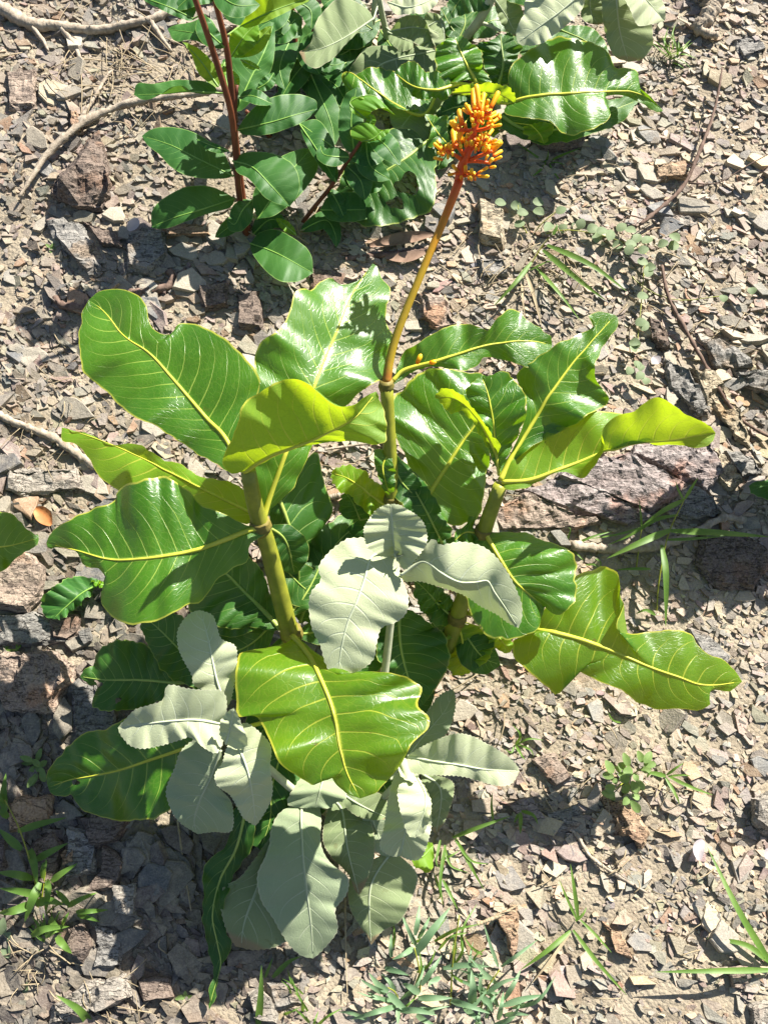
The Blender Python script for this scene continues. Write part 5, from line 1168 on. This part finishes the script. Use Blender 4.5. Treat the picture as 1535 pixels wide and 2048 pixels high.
# left grass
def z6(s):
    return ' '.join('%.1f,%.1f' % (float(a.split(',')[0]) / 3.607, 1480 + float(a.split(',')[1]) / 3.607) for a in s.split())
lg = [('40,520 30,400 45,240', .012), ('130,660 280,610 480,560', .010), ('160,790 80,720 -10,640', .012), ('255,870 360,810 490,745', .010), ('220,790 250,900 270,1040', .012), ('240,1000 120,970 -20,955', .011), ('310,1000 325,900 335,860', .010),
      ('370,1020 450,960 560,890', .009), ('290,1030 240,1140 180,1310', .012), ('300,1120 150,1090 0,1070', .011), ('260,1180 360,1160 460,1190', .012), ('240,1180 100,1230 -10,1250', .012), ('340,1010 350,1080 330,1250', .010), ('500,1190 450,1130 405,1085', .008),
      ('490,1200 580,1150 700,1100', .008), ('550,1240 650,1235 780,1225', .007), ('560,1260 640,1280 720,1310', .007), ('230,1410 330,1360 500,1345', .010), ('330,1420 400,1370 460,1380', .009), ('410,1420 460,1480 520,1540', .010), ('450,1340 480,1280 505,1230', .007),
      ('20,470 -10,420 -40,380', .012), ('60,560 20,520 -30,520', .010), ('360,1290 400,1330 430,1350', .010)]
tuft((70, 1840), 'light green bamboo-like grass at the lower left over dark rocks',
     [(z6(q), w_, (rnd.uniform(.03, .05), rnd.uniform(.04, .06), rnd.uniform(.03, .05))) for q, w_ in lg] + spray(85, 1880, 12, 25, 60, 0, 180, .006, .03, 31, 16),
     culms=['80,1850,-.005 70,1760,.035 40,1660,.06 10,1600,.075', '82,1850,-.005 100,1820,.02 135,1800,.03', '78,1850,-.005 85,1790,.02 92,1740,.035'])
tuft((185, 2060), 'single broad grass blade rising at the bottom left', [('186,2055 160,2020 112,1990', .012, (.01, .04, .05)), ('190,2055 230,2070 280,2080', .01, (.01, .03, .03))])
tuft((520, 2070), 'upright grass blade in front of the hanging pale leaves', [('516,2060 522,1990 523,1930', .010, (.01, .035, .05)), ('545,1955 575,1925 602,1912', .007, (.006, .012, .01)), ('530,1955 540,1930 545,1915', .004, (.004, .012, .014))])
tuft((600, 2030), 'small grass wisps on the gravel left of the bluish clump', spray(600, 2020, 9, 30, 80, 20, 160, .004, .03, 41, 22))
tuft((20, 1280), 'few short grass blades between the left rocks', spray(20, 1300, 7, 20, 45, -60, 120, .004, .02, 43, 12))
# --- small herbs
def herb(base_px, label, leaves, mat='herb', name='herb', cat='herb', group=None, veinmat=None, stems=()):
    b_ = ground(*base_px); t = thing(name, label, cat, b_, group)
    for q in stems:
        tube('stem', [P(*c) for c in pts(q)], (.0011, .0009, .0007), M['stem'], t, 5, 10)
    for x0, y0, x1, y1, wpx, h0, h1 in leaves:
        p0, p1 = P(x0, y0, h0), P(x1, y1, h1); d_ = p1 - p0; s_ = np.cross(d_, N); s_ /= np.linalg.norm(s_)
        wm = wpx / FPX * np.linalg.norm(p0 - CAM) * .5
        tilt = rnd.uniform(-.3, .3); V, F = [], []
        nn_ = np.cross(s_, d_); nn_ /= np.linalg.norm(nn_); k = 8
        for i in range(k + 1):
            u = i / k; hw = wm * math.sin(math.pi * (0.04 + 0.93 * u ** .85)) ** .7
            c = p0 + d_ * u + nn_ * .06 * np.linalg.norm(d_) * math.sin(math.pi * u)
            for v_ in (-1, -.5, 0, .5, 1):
                V.append(c + s_ * hw * v_ + nn_ * hw * (abs(v_) * .22 + v_ * tilt))
        for i in range(k):
            for j in range(4): F.append((i * 5 + j, i * 5 + j + 1, (i + 1) * 5 + j + 1, (i + 1) * 5 + j))
        mesh_obj('leaf', V, F, M[mat], t)
    return t
def z4(x, y): return 1100 + x / 5.117, 1480 + y / 5.117
hl = []
for a in '''560,210,640,340,90 650,380,530,350,75 690,240,760,290,80 745,130,800,270,75 890,110,945,230,70 1030,120,960,235,75 950,250,1080,250,70 920,300,1030,305,70 740,320,840,320,95 700,400,810,400,90 830,420,890,540,85
800,450,740,540,80 520,540,660,560,90 560,470,650,520,95 740,660,800,590,75 820,620,910,740,80 830,570,910,580,75 630,420,690,425,60 870,400,960,510,70 660,270,720,330,60 650,560,600,600,80 690,350,760,360,60 860,340,880,420,60'''.split():
    c = [float(q) for q in a.split(',')]; x0, y0 = z4(c[0], c[1]); x1, y1 = z4(c[2], c[3]); h_ = rnd.uniform(.014, .034)
    hl.append((x1, y1, x0, y0, c[4] / 5.117, h_, h_ + rnd.uniform(-.004, .006)))
herb((1250, 1562), 'small clover-like herb with rounded leaflets on open gravel', hl, stems=['1250,1562,-.003 1245,1555,.012 1230,1545,.022', '1250,1562,-.003 1262,1550,.012 1285,1535,.024', '1250,1562,-.003 1258,1570,.01 1265,1590,.018', '1250,1562,-.003 1240,1570,.01 1225,1582,.016', '1250,1562,-.003 1255,1552,.014 1258,1530,.026'])
sd = []
for a in '145,120,240,150 150,160,240,165 210,220,270,200 300,60,270,150 340,150,290,190 230,330,270,240 330,270,290,200 200,345,255,260 290,230,330,300 240,140,290,190 300,180,270,230'.split():
    c = [float(q) for q in a.split(',')]; h_ = rnd.uniform(.012, .03)
    sd.append((c[2] / 3.607, 1480 + c[3] / 3.607, c[0] / 3.607, 1480 + c[1] / 3.607, 11, h_, h_ + rnd.uniform(-.003, .006)))
herb((74, 1545), 'leafy green seedling at the tip of the lower left glossy leaf', sd, name='seedling', cat='seedling', stems=['74,1545,-.003 75,1537,.012 76,1530,.024'])
herb((371, 1998), 'little four-leaved seedling among stones below the thin leaf tail', [(371, 1993, 350, 1998, 9, .008, .01), (371, 1993, 371, 1982, 8, .01, .014), (373, 1994, 398, 2000, 10, .008, .01), (372, 1996, 384, 2014, 9, .007, .008)], name='seedling', cat='seedling', mat='herb')
herb((100, 498), 'tiny pale seedling beside the dark slate slab', [(100, 495, 92, 488, 6, .006, .008), (100, 495, 110, 487, 6, .006, .009), (100, 496, 112, 498, 6, .006, .006), (101, 497, 103, 506, 6, .005, .004)], name='seedling', cat='seedling')
herb((20, 1900), 'grey-green broad-leaved herb at the foot of the bamboo-like grass',
     [(5, 1870, 8, 1835, 16, .02, .03), (10, 1880, 22, 1865, 14, .018, .025), (8, 1890, 20, 1915, 18, .015, .02), (25, 1925, 40, 1945, 20, .012, .014), (35, 1950, 55, 1985, 22, .01, .012), (50, 1940, 60, 1925, 14, .012, .016), (0, 1850, -20, 1830, 16, .02, .03)], mat='round')
# round-leaved creeper
rl = []
for a in '270,40,360,60 320,100,400,100 450,70,500,100 620,100,660,80 300,200,330,190 590,180,560,210 640,250,680,210 740,210,770,200 790,220,810,180 860,240,900,220 930,250,970,240 1090,240,1120,210 1150,220,1210,240 1210,330,1240,290 1280,330,1330,300 1250,400,1330,370 1240,470,1300,480 1300,520,1370,520 1310,590,1330,540 1400,350,1430,340 1480,370,1530,350 1050,350,1090,350 1150,340,1190,340 1240,740,1290,740 1230,960,1300,920 1270,1000,1300,960 1180,1090,1240,1100 440,10,480,20 150,20,260,30 1500,260,1540,300 1160,420,1180,380 930,330,930,290 1020,310,1030,280'.split():
    c = [float(q) for q in a.split(',')]; h_ = rnd.uniform(.012, .04); s_ = 3.8375
    x0, y0, x1, y1 = 950 + c[0] / s_, 400 + c[1] / s_, 950 + c[2] / s_, 400 + c[3] / s_
    L = math.hypot(x1 - x0, y1 - y0); k = 22 / max(L, 1)
    rl.append((x0, y0, x0 + (x1 - x0) * k, y0 + (y1 - y0) * k, 19, h_, h_ + rnd.uniform(-.005, .008)))
for x, y in [(1262, 735), (1275, 722), (1285, 745), (1292, 755), (1262, 690), (1268, 684), (1445, 590), (1500, 575), (1280, 728)]:
    rl.append((x, y, x + rnd.uniform(-14, 14), y + 14, 17, .02, .02))
herb((1060, 480), 'round-leaved grey-green creeper trailing across the right-hand rubble', rl, mat='round', name='creeper', cat='creeper',
     stems=['1060,480,.0 1080,450,.02 1115,420,.03', '1060,480,.0 1120,460,.02 1200,470,.02 1290,500,.025', '1290,500,.02 1285,560,.012 1280,620,.015 1272,700,.015', '1060,480,.0 1040,440,.02 1035,410,.03', '1240,520,.004 1280,570,.006 1350,600,.008 1440,592,.01'])
# --- twigs
def twig(px, r, label, mat='twig', cat='twig', lift=.008, name='twig', group=None, res=64, knob=.45, side=()):
    q = pts(px); c = [ground(a[0], a[1], (a[2] if len(a) > 2 else lift)) for a in q]
    o = tube(name, c, r, M[mat], None, 8, res, knob); tag(o, label, cat, group)
    for s_ in side:
        tube('side_twig', [ground(a[0], a[1], (a[2] if len(a) > 2 else lift)) for a in pts(s_)], (r[0] * .45, r[0] * .2), M[mat], o, 6, 12, .2)
    return o
twig('-30,10 25,35 60,55 120,62 200,68 260,58 310,45 370,20 440,-10', (.014, .012, .009, .0085, .008, .008), 'thick dry branch lying across the top left rubble', lift=.010, cat='branch', name='branch', side=['120,60,.012 150,95,.010 170,140,.008', '300,48,.012 330,90,.01 345,110,.008', '60,52,.012 90,90 100,110'])
twig('48,410 70,375 100,330 150,280 200,248 260,225 330,213 400,205 450,196', (.0025, .006, .0068, .0065, .006, .006), 'bent grey dry twig arching over the brown wedge rock', lift=.022, side=['330,212,.02 270,170 200,150', '310,195,.018 355,230 440,270 560,300'])
twig('-20,825 60,860 120,885 175,925 230,960', (.006, .0065, .0062, .006), 'straight grey dry twig pointing at the left pale-green leaf', 'twig', lift=.010)
twig('112,600 130,615 165,618 230,600 300,585 335,580 348,560 338,545', (.006, .008, .008, .0075, .007, .006), 'curved brown root looping out beside the upper left leaf', 'twig_dark', cat='root', name='root', lift=.006)
twig('150,268 190,210 215,165 228,150', (.004, .004, .003, .002), 'short pale stick on stones above the wedge rock', lift=.012)
twig('1270,470 1350,400 1385,330 1410,265 1425,205 1432,160', (.0035, .0035, .003, .0025, .0015), 'thin dark bare twig standing over the pale upper right gravel', 'twig_dark', lift=.03, side=['1365,388,.03 1420,395,.04 1470,370,.05 1535,340,.06', '1290,455,.02 1250,440,.01 1240,480,.004'])
twig('1318,540 1330,600 1360,660 1400,730 1440,800 1480,850 1540,885', (.003, .0034, .0034, .003, .0025), 'long thin brown runner crossing the slanting rock ribs', 'twig_dark', lift=.014)
twig('690,520 740,515 790,510 840,505 880,495', (.005, .0055, .005, .004), 'short dark root below the dry brown leaf', 'twig_dark', cat='root', name='root', lift=.004)
twig('430,815 470,812 510,818 560,840', (.0025, .002, .0015), 'thin grey stick behind the upper left leaf', lift=.010)
twig('1480,1045 1440,1040 1395,1062 1340,1088 1280,1098 1200,1100 1140,1092', (.005, .006, .007, .0075, .007), 'pale weathered stick along the foot of the purple bedrock', lift=.010)
twig('1410,-30 1420,20 1405,50 1390,70 1430,85', (.022, .020, .015, .010, .006), 'gnarled pale dead stump at the top right edge', lift=.014, cat='stump', name='stump', knob=.6)
twig('358,1640 370,1730 385,1820', (.0016, .0014, .001), 'thin dry stalk in the shade of the lower left leaf', 'straw', lift=.010)
twig('695,1500 690,1700 692,1900 695,1990', (.001, .001, .0008), 'upright dead stalk hanging between the pale leaves', 'straw', lift=.012)
twig('1130,1655 1150,1668 1180,1715 1240,1755 1290,1785', (.0022, .003, .003, .002), 'pale crooked root lying on open gravel', 'twig', cat='root', name='root', lift=.006)
twig('950,1845 990,1830 1030,1808', (.003, .0025, .001), 'split pale straw piece resting on the ochre stone', 'straw', cat='straw', name='straw', lift=.024, side=['960,1842,.022 1000,1822,.026 1025,1818,.026'])
twig('660,1000 720,985 745,975', (.004, .0045, .004), 'broken brown stick between the small leaves at the plant centre', lift=.012)
twig('650,905 720,895 780,890', (.0022, .002, .0016), 'pale straight stick behind the flowering stem', lift=.012)
# uncountable dry litter
Vl, Fl = [], []
def straw_bit(x, y, a, l, r_, lift):
    p0 = ground(x, y, lift); p1 = ground(x + math.cos(a) * l, y + math.sin(a) * l, lift * rnd.uniform(.5, 1.6)); pm = (p0 + p1) / 2 + N * rnd.uniform(0, .006) + RIGHT * rnd.uniform(-.006, .006)
    V, F = tube_geo(spline3([p0, pm, p1], 6), r_, 4); k = len(Vl)
    Vl.extend(V.tolist()); Fl.extend([tuple(i + k for i in f) for f in F])
for cx, cy, sx, sy, n_, ll in [(230, 150, 160, 90, 70, 90), (80, 1920, 60, 60, 24, 60), (180, 1990, 140, 50, 16, 90), (1000, 560, 120, 80, 40, 60), (560, 950, 200, 100, 16, 80), (1300, 1700, 180, 200, 40, 50), (700, 960, 60, 40, 24, 40),
                               (1350, 600, 150, 150, 30, 60), (600, 470, 120, 60, 24, 70), (760, 1400, 500, 500, 60, 60), (1200, 300, 200, 150, 24, 40), (130, 850, 120, 120, 20, 60), (1110, 560, 30, 40, 24, 50)]:
    for _ in range(n_):
        straw_bit(cx + rnd.gauss(0, sx * .6), cy + rnd.gauss(0, sy * .6), rnd.uniform(0, 6.28), ll * rnd.uniform(.3, 1.2), rnd.uniform(.0004, .0011), rnd.uniform(.007, .014))
lit = mesh_obj('dry_litter', Vl, Fl, M['straw'], None, np.zeros(3)); lit['kind'] = 'stuff'; lit['label'] = 'scattered dry straw and grass bits over the rubble'; lit['category'] = 'litter'
# --- fallen bits
def flake(name, mid, w, lift, mat, label, cat, curl=.3):
    q = pts(mid); c = spline3([ground(a[0], a[1], a[2] if len(a) > 2 else lift) if len(a) < 4 else P(a[0], a[1], a[2]) for a in q], 12)
    T = np.gradient(c, axis=0); V, F = [], []
    for i in range(12):
        s_ = np.cross(T[i], N); s_ /= np.linalg.norm(s_); hw = w * math.sin(math.pi * (.06 + .9 * i / 11)) ** .7
        for v_ in np.linspace(-1, 1, 7): V.append(c[i] + s_ * hw * v_ + N * hw * curl * (v_ * v_ + .2 * noise.noise((i * .7, v_ * 2, w * 99))))
    for i in range(11):
        for j in range(6): F.append((i * 7 + j, i * 7 + j + 1, (i + 1) * 7 + j + 1, (i + 1) * 7 + j))
    return tag(mesh_obj(name, V, F, M[mat], None, c[0]), label, cat)
flake('dead_leaf', '740,500 800,490 865,478', .012, .012, 'dead_leaf', 'curled dry brown leaf on shaded ground below the dark leaf', 'dead leaf', .6)
flake('dead_leaf', '770,520 810,522 850,512', .010, .010, 'dead_leaf', 'flat greyish dead leaf next to the short dark root', 'dead leaf', .2)
flake('dead_leaf', '76,1022 92,1035 108,1055', .012, .012, 'dead_orange', 'orange-brown dead leaf lying above the left glossy leaf', 'dead leaf', .5)
flake('petal', '1398,1680 1388,1695 1390,1720', .008, .016, 'petal', 'fallen pale pink petal on gravel near the long blades', 'petal', .3)
flake('petal', '1535,1700 1520,1715', .008, .016, 'petal', 'fallen white petal beside the rounded grey stone', 'petal', .3)
flake('petal', '265,480 275,470 280,455', .010, .028, 'petal', 'pale dead petal on the grey slate slab', 'petal', .2)
flake('petal', '1300,722 1312,735', .009, .014, 'petal', 'white dead leaflet among the creeper stems', 'petal', .3)
for (a, b_), lab in zip([((833, 728, .395), (842, 708, .402)), ((858, 726, .392), (872, 723, .394))], ['fallen yellow-orange flower tube lying on a glossy leaf', 'small withered brown-orange flower tube on a glossy leaf']):
    p0, p1 = P(*a), P(*b_); d_ = p1 - p0
    V, F = tube_geo([p0 + d_ * t for t in (0, .15, .5, .85, 1)], [.0012, .0026, .003, .0028, .001], 8)
    o = mesh_obj('fallen_flower', V, F, M['bud'], None, p0, attrs={'u': np.repeat([0, .15, .5, .85, 1], 8)}); tag(o, lab, 'flower')

for o in bpy.data.objects:
    if '_o' in o: del o['_o']
